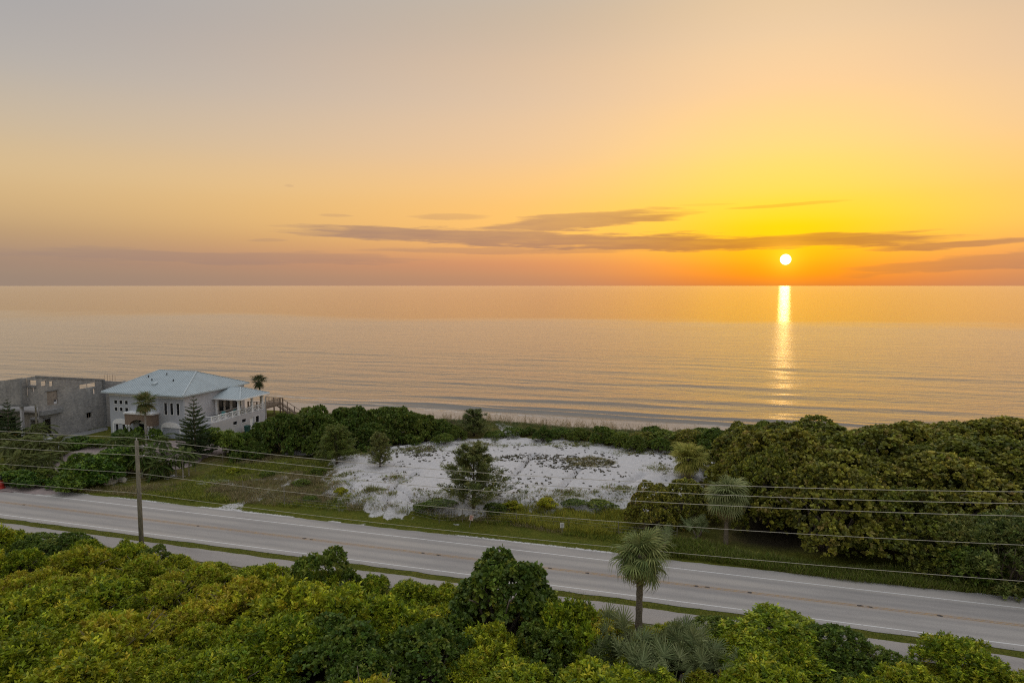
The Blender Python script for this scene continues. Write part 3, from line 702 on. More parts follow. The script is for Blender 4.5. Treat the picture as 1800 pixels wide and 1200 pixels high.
DKB = [(crown_mesh('dark_crown', 200 + i, 2.4, 2.6, 18, 900, 10, 0.22, DK, [0.3, 0.36, 0.26, 0.08], up=0.5, wl=0.5, shell=0.3), stem_mesh('dark_stem', 200 + i, 2.2, 2.4, 7, 0.06)) for i in range(3)]
SG = [(0.074, 0.078, 0.013), (0.100, 0.103, 0.015), (0.142, 0.140, 0.021), (0.048, 0.055, 0.012), (0.125, 0.105, 0.03)]
GRAPE = [(crown_mesh('grape_crown', 300 + i, 4.4, 4.9, 44, 3500, 9, 0.19, SG, [0.3, 0.32, 0.16, 0.16, 0.06], up=0.5, spread=(20, 85), wl=0.8, droop=0.1, lo=0.13, hi=0.27, shell=0.35, z0=0.08), stem_mesh('grape_stem', 300 + i, 4.0, 4.4, 9, 0.11)) for i in range(4)]
HG = [(0.038, 0.058, 0.010), (0.055, 0.078, 0.013), (0.075, 0.098, 0.020), (0.085, 0.088, 0.018)]
HEDGE = [(crown_mesh('hedge_crown', 350 + i, 4.2, 3.6, 36, 2300, 9, 0.24, HG, [0.34, 0.36, 0.22, 0.08], up=0.5, spread=(20, 85), wl=0.8, droop=0.1, lo=0.14, hi=0.28, shell=0.35, z0=0.08), stem_mesh('hedge_stem', 350 + i, 3.8, 3.2, 8, 0.09)) for i in range(3)]

# --- the thicket on the near side of the path
def top_limit(s, t):
    """how tall the thicket may stand so that the path stays in view behind it"""
    return np.interp(t, [32, 42, 46, 49, 50.4], [3.6, 3.3, 2.6, 1.8, 1.15])
rs = random.Random(11); spots = []
def blocked(s, t, clear):
    return any((s - a) ** 2 + (t - b) ** 2 < c ** 2 for a, b, c in clear)
sab_main = at_g(1122, 1124); tree_main = at_z(884, 1120, 0.0)
CLEAR = [(sab_main.x, sab_main.y, 2.4), (tree_main.x, tree_main.y, 3.4), (-53.7, 52.3, 1.3)]
for (px, py) in [(1090, 1150), (1180, 1160), (1060, 1120), (1240, 1150), (590, 1075), (560, 1110), (1150, 1180), (1030, 1165)]:
    p = at_z(px, py, 0.6); CLEAR.append((p.x, p.y, 1.7))
tries = 0
while tries < 6000 and len(spots) < 230:
    tries += 1
    t = rs.uniform(31, 50.3); s = rs.uniform(-t * 1.55 - 4, t * 0.52 + 5)
    if blocked(s, t, CLEAR): continue
    dmin = 1.6 if t > 47.5 else 2.75
    if any((s - a) ** 2 + (t - b) ** 2 < dmin ** 2 for a, b, _ in spots): continue
    spots.append((s, t, dmin))
MARKS = [(Vector((-53.7, 52.3)), 'utility pole', 1.0), (Vector(at_z(568, 1062, 0)[:2]), 'tall dark shrub', 1.0), (Vector(tree_main[:2]), 'dark round-crowned tree', 1.0), (Vector(sab_main[:2]), 'roadside cabbage palm', 1.0), (Vector(at_z(1370, 1150, 0)[:2]), 'olive mounded shrub', 1.0), (Vector(at_z(1690, 1195, 0)[:2]), 'bright bush at the road edge', 1.0), (Vector(at_z(680, 1150, 0)[:2]), 'bright green shrub by the dark tree', 1.0)]
def landmark(s, t):
    d, nm2 = min(((m[0] - Vector((s, t))).length, m[1]) for m in MARKS)
    return ('right beside the ' if d < 5 else 'a few steps from the ' if d < 11 else 'deep in the thicket past the ') + nm2
for i, (s, t, _) in enumerate(spots):
    lim = float(top_limit(s, t)) * (0.72 + 0.56 * float(fbm(np.array([s * 0.11 + 31]), np.array([t * 0.11]), 2)[0])) * rs.choice((0.6, 0.8, 0.95, 1.1, 1.28))
    dark = float(fbm(np.array([s * 0.10 + 77]), np.array([t * 0.16 + 5]), 2)[0]) > 0.67
    gold = not dark and float(fbm(np.array([s * 0.13 + 9]), np.array([t * 0.2 + 60]), 2)[0]) > 0.58
    c, st = rs.choice(DKB if dark else (THKY if gold else THK))
    sc = lim / 2.75; w_ = max(sc, rs.uniform(0.62, 0.85))
    z = tz(s, t) - 0.05
    lm = landmark(s, t)
    kind_, nm_ = ('dark green thicket shrub', 'dark_shrub') if dark else ('golden-yellow thicket shrub', 'golden_shrub') if gold else ('low yellow-green edge shrub', 'thicket_shrub') if t > 47.5 else ('yellow-green thicket shrub', 'thicket_shrub')
    lab, gr = kind_ + ' ' + lm, kind_ + 's ' + lm
    plant(nm_, c, st, (s, t, z), (w_, w_, sc), rs.uniform(0, 6.28), lab, 'shrub', gr)
# taller bushes that stand out of it
def bush(px, py_base, py_top, wpx, kind, label, name='shrub', z=0.0, cat='shrub', group=None, rz=None, stem_name='stem', hmul=1.0, back=0.0):
    """base pixel (on the ground), top pixel and width in pixels fix place and size"""
    p = at_g(px, py_base)
    if back:      # the pixel is the crown's near foot: step back by the crown's radius
        p = at_t(px, py_base, p.y + back * wpx / FPX * math.hypot(p.x, p.y) / 2); p.z = tz(p.x, p.y)
    h = at_t(px, py_top, p.y).z - p.z
    dist = math.hypot(p.x, p.y); w = wpx / FPX * dist
    c, st = kind
    bb = np.array([v.co for v in c.vertices]); ch = np.percentile(bb[:, 2], 99.5); cw = np.percentile(np.abs(bb[:, 0]), 99) * 2
    return plant(name, c, st, p - Vector((0, 0, 0.05)), (w / cw, w / cw, h / ch * hmul), rs.uniform(0, 6.28) if rz is None else rz, label, cat, group, stem_name)
TREE = crown_mesh('tree_crown', 401, 3.9, 6.2, 34, 1900, 9, 0.30, [(0.035, 0.055, 0.010), (0.052, 0.076, 0.012), (0.085, 0.112, 0.014), (0.125, 0.14, 0.02)], [0.36, 0.36, 0.2, 0.08], up=0.35, spread=(25, 95), wl=0.7, droop=0.15, lo=0.13, hi=0.24, shell=0.35, inner=0.72, z0=0.2)
bush(884, 1122, 978, 206, (TREE, stem_mesh('tree_trunk', 401, 3.4, 5.6, 5, 0.16)), 'dark round-crowned tree rising above the thicket in front of the path', 'broadleaf_tree', cat='tree', stem_name='trunk')
bush(568, 1062, 968, 120, DKB[0], 'tall dark shrub beside the path with a leafy spike on top', rz=1.0)
bush(1370, 1150, 1082, 200, THK[1], 'olive-green mounded shrub rising over the path below the road edge', 'mounded_shrub')
bush(1470, 1165, 1100, 120, DKB[1], 'dark green bush right of the mounded shrub at the path')
bush(1690, 1195, 1124, 120, THK[2], 'bright yellow-green bush reaching the white road edge line')
bush(1260, 1130, 1092, 90, DKB[2], 'small dark bush between the cabbage palm and the mounded shrub')
bush(680, 1150, 1048, 150, THK[3], 'bright green shrub left of the dark round-crowned tree')
bush(1000, 1160, 1050, 120, THK[4], 'olive-yellow shrub leaning on the right side of the dark round-crowned tree')

# ------------------------------------------------------------------ palms
def fan_frond(name, seed, L, pet, nseg, cols, droop=0.35, sweep=140, w=0.075):
    """fan leaf along +X: petiole then a folded costa-palmate blade"""
    r = np.random.default_rng(seed); V, F, C = [], [], []
    def quad(a, b, c, d, col):
        n = len(V); V.extend([a, b, c, d]); F.append((n, n + 1, n + 2, n + 3)); C.extend([col] * 4)
    pc = np.array([0.10, 0.115, 0.045])
    for sgn in (0, 1):
        o = np.array([0, 0.02, 0]) if sgn else np.array([0, 0, 0.02])
        quad(-o, o, np.array([pet, 0, 0]) + o * 0.7, np.array([pet, 0, 0]) - o * 0.7, pc)
    for i in range(nseg):
        u = (i + 0.5) / nseg * 2 - 1; a = math.radians(sweep) * u; ll = L * (1 - 0.28 * abs(u) ** 2) * r.uniform(0.88, 1.08)
        st = np.array([pet + 0.25 * L * (1 - abs(u)), 0, 0]); d = np.array([math.cos(a), math.sin(a), 0.10 - 0.16 * abs(u)]); sd_ = np.array([-math.sin(a), math.cos(a), 0])
        c = np.array(cols[r.integers(len(cols))]) * r.uniform(0.8, 1.2)
        ww = w * L; m1 = st + d * ll * 0.45 + np.array([0, 0, -0.04 * ll]); m2 = st + d * ll * 0.78 + np.array([0, 0, -droop * 0.38 * ll]); tip = st + d * ll * 0.93 + np.array([0, 0, -droop * ll * r.uniform(0.8, 1.4)])
        f = np.array([0, 0, 0.35 * ww]) * (1 if i % 2 else -1)
        quad(st - sd_ * ww * 0.25, st + sd_ * ww * 0.25, m1 + sd_ * ww * 0.5 + f, m1 - sd_ * ww * 0.5 - f, c)
        quad(m1 - sd_ * ww * 0.5 - f, m1 + sd_ * ww * 0.5 + f, m2 + sd_ * ww * 0.32, m2 - sd_ * ww * 0.32, c * 1.05)
        quad(m2 - sd_ * ww * 0.32, m2 + sd_ * ww * 0.32, tip + sd_ * 0.004, tip - sd_ * 0.004, c * 1.1)
    return np_mesh(name, V, F, M['frond'], col=np.array(C))
def pinnate_frond(name, seed, L, nl, cols, droop=0.5, ll=0.36, w=0.055, rise=0.25):
    r = np.random.default_rng(seed); V, F, C = [], [], []
    def P(u): return np.array([L * u * (1 - 0.12 * u * u), 0, L * (rise * u - (rise + droop) * u ** 2.2)])
    def quad(a, b, c, d, col):
        n = len(V); V.extend([a, b, c, d]); F.append((n, n + 1, n + 2, n + 3)); C.extend([col] * 4)
    for i in range(6):
        a, b = P(i / 6), P((i + 1) / 6); o = np.array([0, 0.022 * (1 - i / 7), 0])
        quad(a - o, a + o, b + o, b - o, np.array([0.11, 0.12, 0.05]))
    for i in range(nl):
        u = 0.14 + 0.86 * (i + 0.5) / nl; p = P(u); tng = unit(P(min(u + 0.03, 1.03)) - P(u - 0.03))
        for sgn in (-1, 1):
            d = unit(tng * 0.75 + np.array([0, sgn * 0.75, 0.22 - 0.3 * u])); l_ = ll * L * (0.55 + 0.9 * u * (1 - u) * 2) * r.uniform(0.85, 1.1)
            tip = p + d * l_ + np.array([0, 0, -0.25 * l_]); m = p + d * l_ * 0.5; sd_ = unit(np.cross(d, [0, 0, 1.0])) * w * L * 0.5
            c = np.array(cols[r.integers(len(cols))]) * r.uniform(0.8, 1.2)
            quad(p, m + sd_, tip, m - sd_, c)
    return np_mesh(name, V, F, M['frond'], col=np.array(C))
def palm(name, loc, h, fronds, n, fl, label, rad=0.17, lean=0.0, seed=1, group=None, dead=None, droop_lo=-70, up_hi=80, boots=True, cat='palm', trunk_mat='palmbark'):
    r = random.Random(seed); e = empty(name, loc)
    top = Vector((lean * h, lean * 0.3 * h, h)); mb = MB()
    ks = max(4, int(h / 0.35))
    mb.tube([Vector((top.x * (i / ks) ** 1.5, top.y * (i / ks) ** 1.5, -0.3 + (h + 0.3) * i / ks)) for i in range(ks + 1)], [rad * (1.25 - 0.3 * min(1, i / ks * 2)) * r.uniform(0.92, 1.08) for i in range(ks + 1)], 9)
    tr = mb.build('trunk', M[trunk_mat], e, True)
    if boots:
        b = MB()
        for i in range(26):
            a = i * 2.4; z = h - 0.08 - i * 0.055
            b.bar((top.x + rad * 0.8 * math.cos(a), top.y + rad * 0.8 * math.sin(a), z - 0.1), (top.x + rad * 1.7 * math.cos(a), top.y + rad * 1.7 * math.sin(a), z + 0.16), 0.07, 0.04)
        tag(b.build('frond_boots', M['palmbark'], tr), kind='stuff')
    for i in range(n):
        f = i / max(1, n - 1); el = up_hi + (droop_lo - up_hi) * f ** 0.85 + r.uniform(-14, 14); a = i * 2.39996 + r.uniform(-0.2, 0.2)
        me = r.choice(fronds) if not (dead and f > 0.8) else r.choice(dead)
        o = link('frond', me, e, top + Vector((0, 0, -0.25 * f)))
        o.rotation_euler = (r.uniform(-0.25, 0.25), -math.radians(el), a)
        k = fl * r.uniform(0.78, 1.14) * (0.8 if f < 0.12 else 1.0); o.scale = (k, k, k)
    return tag(e, label, cat, group)
SABG = [(0.075, 0.090, 0.030), (0.095, 0.110, 0.035), (0.12, 0.13, 0.050), (0.062, 0.080, 0.028)]
SAB = [fan_frond('sabal_frond', 500 + i, 1.2, 0.85, 24, SABG, 0.4 + 0.12 * i) for i in range(3)]
SABD = [fan_frond('dry_frond', 510, 1.0, 0.8, 24, [(0.20, 0.15, 0.085), (0.15, 0.11, 0.065)], 0.8)]
p = sab_main; top = at_t(1125, 975, p.y)
palm('cabbage_palm', p, top.z - p.z, SAB, 60, 1.03, 'cabbage palm with a slim trunk standing in front of the road', rad=0.25, lean=0.012, seed=3, dead=SABD, droop_lo=-84)
SABP = [fan_frond('sabal_frond', 515 + i, 1.15, 0.8, 24, [(0.10, 0.112, 0.048), (0.13, 0.14, 0.062), (0.085, 0.10, 0.04)], 0.5) for i in range(2)]
p = at_g(1276, 955); top = at_t(1278, 868, p.y)
palm('cabbage_palm', p, top.z - p.z, SABP, 64, 1.2, 'grey-green cabbage palm with drooping fronds at the edge of the dark trees', rad=0.2, seed=5, dead=SABD, droop_lo=-72)
p = at_g(1209, 842); top = at_t(1210, 806, p.y)
SABY = [fan_frond('sabal_frond', 505 + i, 1.15, 0.85, 28, [(0.11, 0.115, 0.025), (0.14, 0.14, 0.03), (0.17, 0.16, 0.04)], 0.4) for i in range(2)]
palm('cabbage_palm', p, top.z - p.z, SABY, 60, 1.2, 'yellow-green cabbage palm with a short dark trunk at the edge of the white sand', rad=0.22, seed=6, dead=SABD, droop_lo=-60)
# palmettos around the main palm
PLM = [fan_frond('palmetto_frond', 520 + i, 0.62, 0.7, 18, [(0.085, 0.100, 0.042), (0.110, 0.125, 0.060), (0.065, 0.082, 0.034)], 0.12, 105, 0.07) for i in range(3)]
def palmetto(px, py, sc, label, up=0.5, n=20, seed=0, group=None, z=None):
    r = random.Random(seed + int(px)); p = at_z(px, py, up); p.z = tz(p.x, p.y)
    e = empty('saw_palmetto', p)
    link('stem', PST, e, sc=sc)
    for i in range(n):
        o = link('frond', r.choice(PLM), e, (r.uniform(-0.5, 0.5) * sc, r.uniform(-0.5, 0.5) * sc, r.uniform(0.15, 0.9) * sc))
        o.rotation_euler = (r.uniform(-0.5, 0.5), -math.radians(r.uniform(15, 80)), r.uniform(0, 6.28)); k = sc * r.uniform(0.85, 1.25); o.scale = (k, k, k)
    return tag(e, label, 'palmetto', group)
PST = MB().tube([(-0.5, 0, 0.05), (0, 0.1, 0.12), (0.3, 0, 0.5), (0.4, 0.1, 0.95)], [0.09, 0.1, 0.09, 0.05], 7).tube([(0, 0.1, 0.1), (-0.3, 0.3, 0.7)], [0.08, 0.05], 6).mesh('palmetto_stem', M['bark'], True)
for i, (px, py, sc) in enumerate([(1060, 1120, 1.5), (1092, 1150, 1.7), (1150, 1160, 1.5), (1182, 1135, 1.5), (1215, 1160, 1.6), (1045, 1165, 1.5), (1120, 1190, 1.7), (1250, 1180, 1.4), (1180, 1195, 1.6), (1330, 1188, 1.3)]):
    palmetto(px, py, sc, 'silvery green saw palmetto clump at the foot of the cabbage palm by the path', 0.8, 22, i, 'saw palmettos around the cabbage palm')
for i, (px, py, sc) in enumerate([(588, 1060, 1.4), (570, 1085, 1.5), (600, 1092, 1.3)]):
    palmetto(px, py, sc, 'silvery green saw palmetto clump below the tall dark shrub beside the path', 0.9, 20, i + 30, 'saw palmettos below the tall dark shrub')
palmetto(1225, 942, 1.25, 'pale agave-like palmetto clump under the dark trees by the grey-green palm', 0.4, 16, 60)
for i, (px, py) in enumerate([(1130, 975), (1160, 965)]):
    palmetto(px, py, 1.3, 'spiky palmetto clump at the far verge behind the cabbage palm', 0.4, 18, 70 + i, 'palmettos on the far verge')

# ------------------------------------------------------------------ dune vegetation
SGL = 'olive-brown sea grape tree in the dense wood beside the sand'
for i, (px, pb, pt, w) in enumerate([(1450, 1000, 812, 215), (1580, 1008, 850, 190), (1345, 930, 790, 150), (1660, 940, 800, 230), (1370, 900, 752, 220), (1520, 890, 748, 240), (1700, 900, 765, 240), (1790, 920, 790, 220), (1430, 850, 736, 200), (1560, 845, 742, 210), (1680, 850, 738, 200),
                                     (1770, 850, 735, 190), (1320, 850, 752, 160), (1860, 900, 760, 220), (1620, 870, 745, 200), (1860, 850, 750, 200), (1480, 930, 790, 200), (1300, 890, 795, 80)]):
    lab = SGL
    gr = 'sea grape trees of the wood beside the sand'
    q_ = at_g(px, pb)
    where = 'at the edge facing the sand' if px < 1400 else 'on the seaward side below the sun glitter' if pb < 860 else 'on the road side under the power lines' if pb > 930 else 'in the middle of the canopy'
    lab, gr = 'olive sea grape tree of the dense wood, ' + where, 'sea grape trees ' + where
    if i == 0: lab, gr = 'rounded olive sea grape tree standing forward of the wood, close to the road', None
    bush(px, pb, pt, w, GRAPE[i % 4], lab, 'sea_grape', cat='tree', group=gr, stem_name='trunk', back=0.85 if pb > 940 else 0.4)
bush(1150, 925, 848, 100, GRAPE[1], 'round-leaved sea grape bush left of the grey-green palm', 'sea_grape')
bush(1205, 915, 842, 110, GRAPE[3], 'dark sea grape bush directly behind the grey-green cabbage palm', 'sea_grape')
LOOSE = (crown_mesh('loose_crown', 780, 2.6, 3.4, 30, 1300, 11, 0.2, [(0.075, 0.092, 0.022), (0.10, 0.115, 0.028), (0.13, 0.135, 0.035), (0.055, 0.072, 0.018)], None, up=0.6, spread=(10, 80), wl=0.3, lo=0.12, hi=0.25, shell=0.6, inner=0.6, along=1.2, var=0.3, z0=0.1), stem_mesh('loose_stem', 780, 2.4, 3.2, 8, 0.05))
for i, (px, pb, pt, w) in enumerate([(1700, 1020, 955, 95), (1770, 1030, 900, 150), (1660, 1000, 900, 120), (1820, 1030, 930, 150)]):
    bush(px, pb, pt, w, (DKB[0] if i == 0 else LOOSE), 'dense clipped-looking green bush at the roadside under the power lines' if i == 0 else 'loose yellow-green bush at the roadside under the power lines', 'roadside_shrub', group=None if i == 0 else 'loose roadside bushes')
for i, (px, pb, pt, w) in enumerate([(1090, 775, 755, 60), (1130, 778, 752, 70), (1175, 782, 752, 70), (1215, 790, 750, 75), (1260, 795, 748, 80), (1300, 800, 744, 85), (1350, 795, 742, 80), (1200, 770, 752, 60), (1245, 775, 747, 60), (1050, 772, 756, 50)]):
    bush(px, pb, pt + (5 if px < 1280 else 0), w, (GRAPE if i % 2 else DKB)[i % 3], 'low wind-cut shrub on the dune crest in front of the beach', 'dune_shrub', group='shrubs on the dune crest')
def hw_(px, pb): return 'by the foot of the dune walkover stairs' if px < 545 else 'on the seaward dune edge' if pb < 768 else 'behind the bright green she-oak' if px < 630 else 'at the back edge of the white sand'
for i, (px, pb, pt, w) in enumerate([(500, 795, 728, 90), (555, 790, 716, 110), (610, 785, 717, 110), (660, 780, 720, 100), (705, 778, 718, 100), (745, 775, 728, 80), (480, 770, 735, 70), (540, 765, 718, 90), (620, 760, 716, 100), (690, 758, 716, 100), (575, 800, 745, 80), (460, 790, 745, 60), (775, 772, 737, 60), (640, 790, 745, 80)]):
    bush(px, pb, pt, w, HEDGE[i % 3], 'dark green sea grape mound ' + hw_(px, pb), 'hedge_shrub', group='sea grape mounds ' + hw_(px, pb))
for i, (px, pb, pt, w) in enumerate([(870, 770, 757, 40), (905, 766, 752, 46), (955, 775, 750, 40), (985, 768, 751, 50), (1020, 772, 752, 46), (1060, 778, 750, 52), (1085, 785, 760, 44), (1120, 790, 764, 50), (1160, 795, 768, 44), (800, 772, 748, 44), (780, 780, 762, 40), (1150, 775, 750, 46), (930, 764, 750, 34)]):
    bush(px, pb, pt, w, (DKB + HEDGE)[(i * 2) % 5], 'small olive shrub among the dune grass behind the white sand', 'dune_shrub', group='small shrubs in the dune grass')
# tall clumps of grass and small plants on the sand
def tuft_mesh(name, seed, n, H, cols, lean=0.5, w=0.02, R=0.2):
    r = np.random.default_rng(seed); a = r.uniform(0, 6.283, n); q_ = R * np.sqrt(r.random(n))
    C = np.stack([q_ * np.cos(a), q_ * np.sin(a), np.full(n, -0.03)], 1)
    D = unit(np.stack([np.cos(a) * lean * r.random(n), np.sin(a) * lean * r.random(n), np.ones(n)], 1))
    V, F = leaves(C, D, H * r.uniform(0.6, 1.1, n), np.full(n, w), 0.18, r)
    return V, F, np.repeat(pal(r, n, cols), 4, axis=0)
def scatter(name, label, pts, protos, sc, r, cat, mat='leaf', patchy=0):
    VV, FF, CC, n = [], [], [], 0
    if patchy: pts = pts[poly_sd(SAND, pts[:, 0], pts[:, 1]) + rg.normal(size=len(pts)) * 0.7 > -0.3]
    z = terrain(pts[:, 0], pts[:, 1]); fb = fbm(pts[:, 0] * 0.17 + 20, pts[:, 1] * 0.24, 3); hb_ = fbm(pts[:, 0] * 0.3 + 50, pts[:, 1] * 0.4, 3)
    for i, (x, y) in enumerate(pts):
        q_ = fb[i] if patchy else 0; V, F, c = protos[r.integers(len(protos))] if not patchy else (protos[r.integers(patchy)] if q_ + r.normal() * 0.04 > 0.5 else protos[patchy + r.integers(len(protos) - patchy)]); k = sc * (0.7 + 0.7 * hb_[i]) * r.uniform(0.6, 1.4); a = r.uniform(0, 6.283); ca, sa = math.cos(a) * k, math.sin(a) * k
        W = np.stack([V[:, 0] * ca - V[:, 1] * sa + x, V[:, 0] * sa + V[:, 1] * ca + y, V[:, 2] * k + z[i]], 1)
        VV.append(W); FF.append(F + n); CC.append(c * r.uniform(0.75, 1.25)); n += len(V)
    return tag(link(name, np_mesh(name, np.concatenate(VV), np.concatenate(FF), M[mat], col=np.concatenate(CC))), label, cat, kind='stuff')
rg = np.random.default_rng(21)
YG = [(0.13, 0.135, 0.02), (0.17, 0.165, 0.025), (0.10, 0.115, 0.018)]
BR = [(0.12, 0.10, 0.045), (0.15, 0.12, 0.06), (0.085, 0.085, 0.028)]
LW = [(0.050, 0.075, 0.010), (0.070, 0.092, 0.012), (0.095, 0.10, 0.022)]
def poly_pts(px, n, up=0.0, r=rg):
    P = np.array([(lambda p: (p.x, p.y))(at_g(x, y)) for x, y in px]); a, b = P.min(0), P.max(0); out = np.zeros((0, 2))
    while len(out) < n:
        c = r.uniform(a, b, (n * 3, 2)); out = np.concatenate([out, c[poly_sd(P, c[:, 0], c[:, 1]) < 0]])
    return out[:n]
scatter('tall_grass', 'yellow-green tall grass behind the verge by the white sign', poly_pts([(900, 900), (960, 892), (1050, 905), (1120, 900), (1130, 925), (1060, 945), (980, 935), (900, 922), (840, 905)], 900), [tuft_mesh('t', 30 + i, 26, 0.95, YG, 0.6, 0.03, 0.25) for i in range(4)], 1.0, rg, 'grass')
scatter('dry_grass', 'brown and olive weedy grass between the road verge and the sand', poly_pts([(120, 862), (330, 850), (430, 800), (600, 806), (585, 845), (630, 878), (690, 888), (780, 876), (930, 885), (1120, 892), (1150, 965), (900, 925), (640, 900), (420, 885), (250, 875)], 8500), [tuft_mesh('t', 40 + i, 12, 0.55, BR + [(0.17, 0.135, 0.075), (0.11, 0.09, 0.055)], 0.9, 0.03, 0.25) for i in range(3)] + [tuft_mesh('t', 47 + i, 14, 0.5, LW + YG[:2], 0.9, 0.03, 0.25) for i in range(3)], 1.0, rg, 'grass', patchy=3)
scatter('undergrowth', 'tall dark green grass under the edge of the sea grape wood', poly_pts([(1120, 955), (1230, 955), (1330, 980), (1450, 1000), (1600, 1005), (1800, 1030), (1900, 1050), (1900, 1064), (1800, 1050), (1500, 1022), (1300, 994), (1130, 972)], 3600), [tuft_mesh('t', 45 + i, 16, 0.75, LW + BR[2:], 0.7, 0.035, 0.3) for i in range(4)], 1.0, rg, 'grass')
n = 9000; st_ = np.stack([rg.uniform(-110, 40, n), np.where(rg.random(n) < 0.28, rg.uniform(54.4, 55.3, n), 65.3 + 3.5 * rg.random(n) ** 1.2)], 1)
scatter('verge_grass', 'short green mown grass along both road edges', st_, [tuft_mesh('t', 50 + i, 9, 0.12, LW, 1.4, 0.03, 0.3) for i in range(4)], 1.0, rg, 'grass')
n = 700; st_ = np.stack([rg.uniform(-75, 12, n), rg.uniform(50.6, 51.6, n)], 1)
scatter('path_weeds', 'thin dry weeds along the near edge of the path', st_, [tuft_mesh('t', 55 + i, 9, 0.45, BR + YG[:1], 0.6, 0.018, 0.2) for i in range(4)], 1.0, rg, 'grass')
n = 4200; st_ = np.stack([rg.uniform(-75, 40, n), rg.normal(114, 4.2, n)], 1)
scatter('dune_grass', 'olive dune grass on the crest above the beach', st_, [tuft_mesh('t', 60 + i, 18, 0.6, [(0.07, 0.085, 0.025), (0.10, 0.10, 0.04), (0.05, 0.065, 0.02)], 0.8, 0.03, 0.3) for i in range(4)], 1.0, rg, 'grass')
def oat(seed):
    V, F, c = tuft_mesh('t', seed, 5, 1.5, [(0.17, 0.14, 0.08)], 0.25, 0.022, 0.15)
    r = np.random.default_rng(seed + 1); tips = V[2::4]; k = 4
    C = np.repeat(tips, k, axis=0) - np.array([0, 0, 0.12]) * np.tile(np.arange(k), len(tips))[:, None]
    V2, F2 = leaves(C, unit(r.normal(size=C.shape) * 0.5 + np.array([0.6, 0, 0.3])), np.full(len(C), 0.18), np.full(len(C), 0.07), 0.3, r)
    return np.concatenate([V, V2]), np.concatenate([F, F2 + len(V)]), np.concatenate([c, np.tile(np.array([[0.16, 0.12, 0.065]]), (len(V2), 1))])
n = 420; st_ = np.stack([rg.uniform(-62, 6, n), rg.normal(116.5, 3.0, n)], 1)
scatter('sea_oats', 'sea oats with drooping seed heads on the dune crest', st_, [oat(70 + i) for i in range(4)], 1.0, rg, 'sea oats')
# seedlings dotted over the sand, thick in the middle bed
pts = [poly_pts([(600, 838), (680, 790), (820, 772), (1000, 775), (1180, 798), (1190, 835), (1090, 875), (950, 880), (720, 870)], 1000),
       poly_pts([(700, 786), (760, 784), (770, 800), (720, 806), (690, 798)], 160),
       poly_pts([(880, 800), (930, 796), (1000, 800), (1080, 812), (1090, 822), (1000, 826), (920, 818), (880, 810)], 520)]
SD = [(0.035, 0.032, 0.022), (0.05, 0.042, 0.026), (0.05, 0.055, 0.022), (0.07, 0.05, 0.035)]
def seedling(seed):
    r = np.random.default_rng(seed); n = 12; a = r.uniform(0, 6.283, n)
    D = unit(np.stack([np.cos(a), np.sin(a), r.uniform(0.1, 1.0, n)], 1))
    V, F = leaves(np.zeros((n, 3)) + D * 0.03, D, r.uniform(0.12, 0.2, n), np.full(n, 0.10), 0.1, r)
    return V, F, np.repeat(pal(r, n, SD), 4, axis=0)
pts[0] = pts[0][fbm(pts[0][:, 0] * 0.35, pts[0][:, 1] * 0.35, 3) + rg.normal(size=len(pts[0])) * 0.05 > 0.5]
scatter('dune_seedlings', 'small dark seedlings dotted across the white sand', np.concatenate(pts), [seedling(80 + i) for i in range(5)], 1.0, rg, 'seedlings')
scatter('seedling_bed', 'brown matted plants in the middle of the white sand', poly_pts([(985, 806), (1040, 802), (1085, 812), (1065, 822), (1010, 820)], 420), [tuft_mesh('t', 90 + i, 14, 0.22, BR, 1.5, 0.05, 0.35) for i in range(3)], 1.0, rg, 'plants')
mats = []
for cx, cy, rx_, ry_, n_ in ((730, 793, 46, 9, 150), (605, 838, 30, 14, 120), (650, 868, 40, 10, 120), (760, 878, 50, 9, 160), (900, 884, 50, 8, 160), (1000, 872, 60, 9, 160), (1090, 868, 50, 9, 160), (640, 800, 30, 8, 90), (850, 782, 50, 5, 110), (1000, 783, 70, 5, 130), (1120, 796, 50, 6, 130), (1160, 830, 30, 8, 80), (700, 846, 26, 7, 60), (560, 850, 40, 14, 160)):
    for _ in range(n_):
        p = at_z(cx + rg.normal() * rx_ * 0.5, cy + rg.normal() * ry_ * 0.5, 1.3); mats.append((p.x, p.y))
scatter('sand_scrub', 'low olive and brown scrub creeping over the edges of the white sand', np.array(mats), [tuft_mesh('t', 92 + i, 16, 0.3, BR + LW + [(0.09, 0.075, 0.05)], 1.6, 0.045, 0.35) for i in range(4)], 1.0, rg, 'scrub')
gp = np.concatenate([np.array([(a[0] + (b[0] - a[0]) * u, a[1] + (b[1] - a[1]) * u) for a, b in zip(L[:-1], L[1:]) for u in np.linspace(0, 1, 14)]) for L in GULL])
scatter('runner_vines', 'dark runner vines following the cracks in the white sand', gp + rg.normal(size=gp.shape) * 0.12, [seedling(85 + i) for i in range(4)], 0.8, rg, 'vines')
CLUMP = []
for i in range(3):
    V, F, c = tuft_mesh('t', 95 + i, 110, 0.75, [(0.085, 0.095, 0.03), (0.12, 0.12, 0.05), (0.06, 0.07, 0.02)], 1.3, 0.03, 0.35)
    CLUMP.append(np_mesh('grass_clump', V, F, M['leaf'], col=c))
for i, (px, py, k) in enumerate([(655, 862, 1.5), (920, 868, 1.2), (966, 876, 1.2), (888, 785, 0.9), (925, 783, 0.7), (1030, 784, 1.2), (1000, 770, 1.0), (960, 772, 1.8), (920, 765, 1.5), (1048, 866, 0.7), (735, 796, 0.9), (1075, 775, 1.4), (985, 880, 1.0), (690, 870, 1.0), (1120, 790, 1.2), (870, 775, 1.2), (1015, 872, 0.6)]):
    p = at_g(px, py)
    o = link('grass_clump', CLUMP[i % 3], None, p, (0, 0, i * 1.3), k); tag(o, 'rounded grass clump growing out of the white sand', 'grass', 'grass clumps on the white sand')

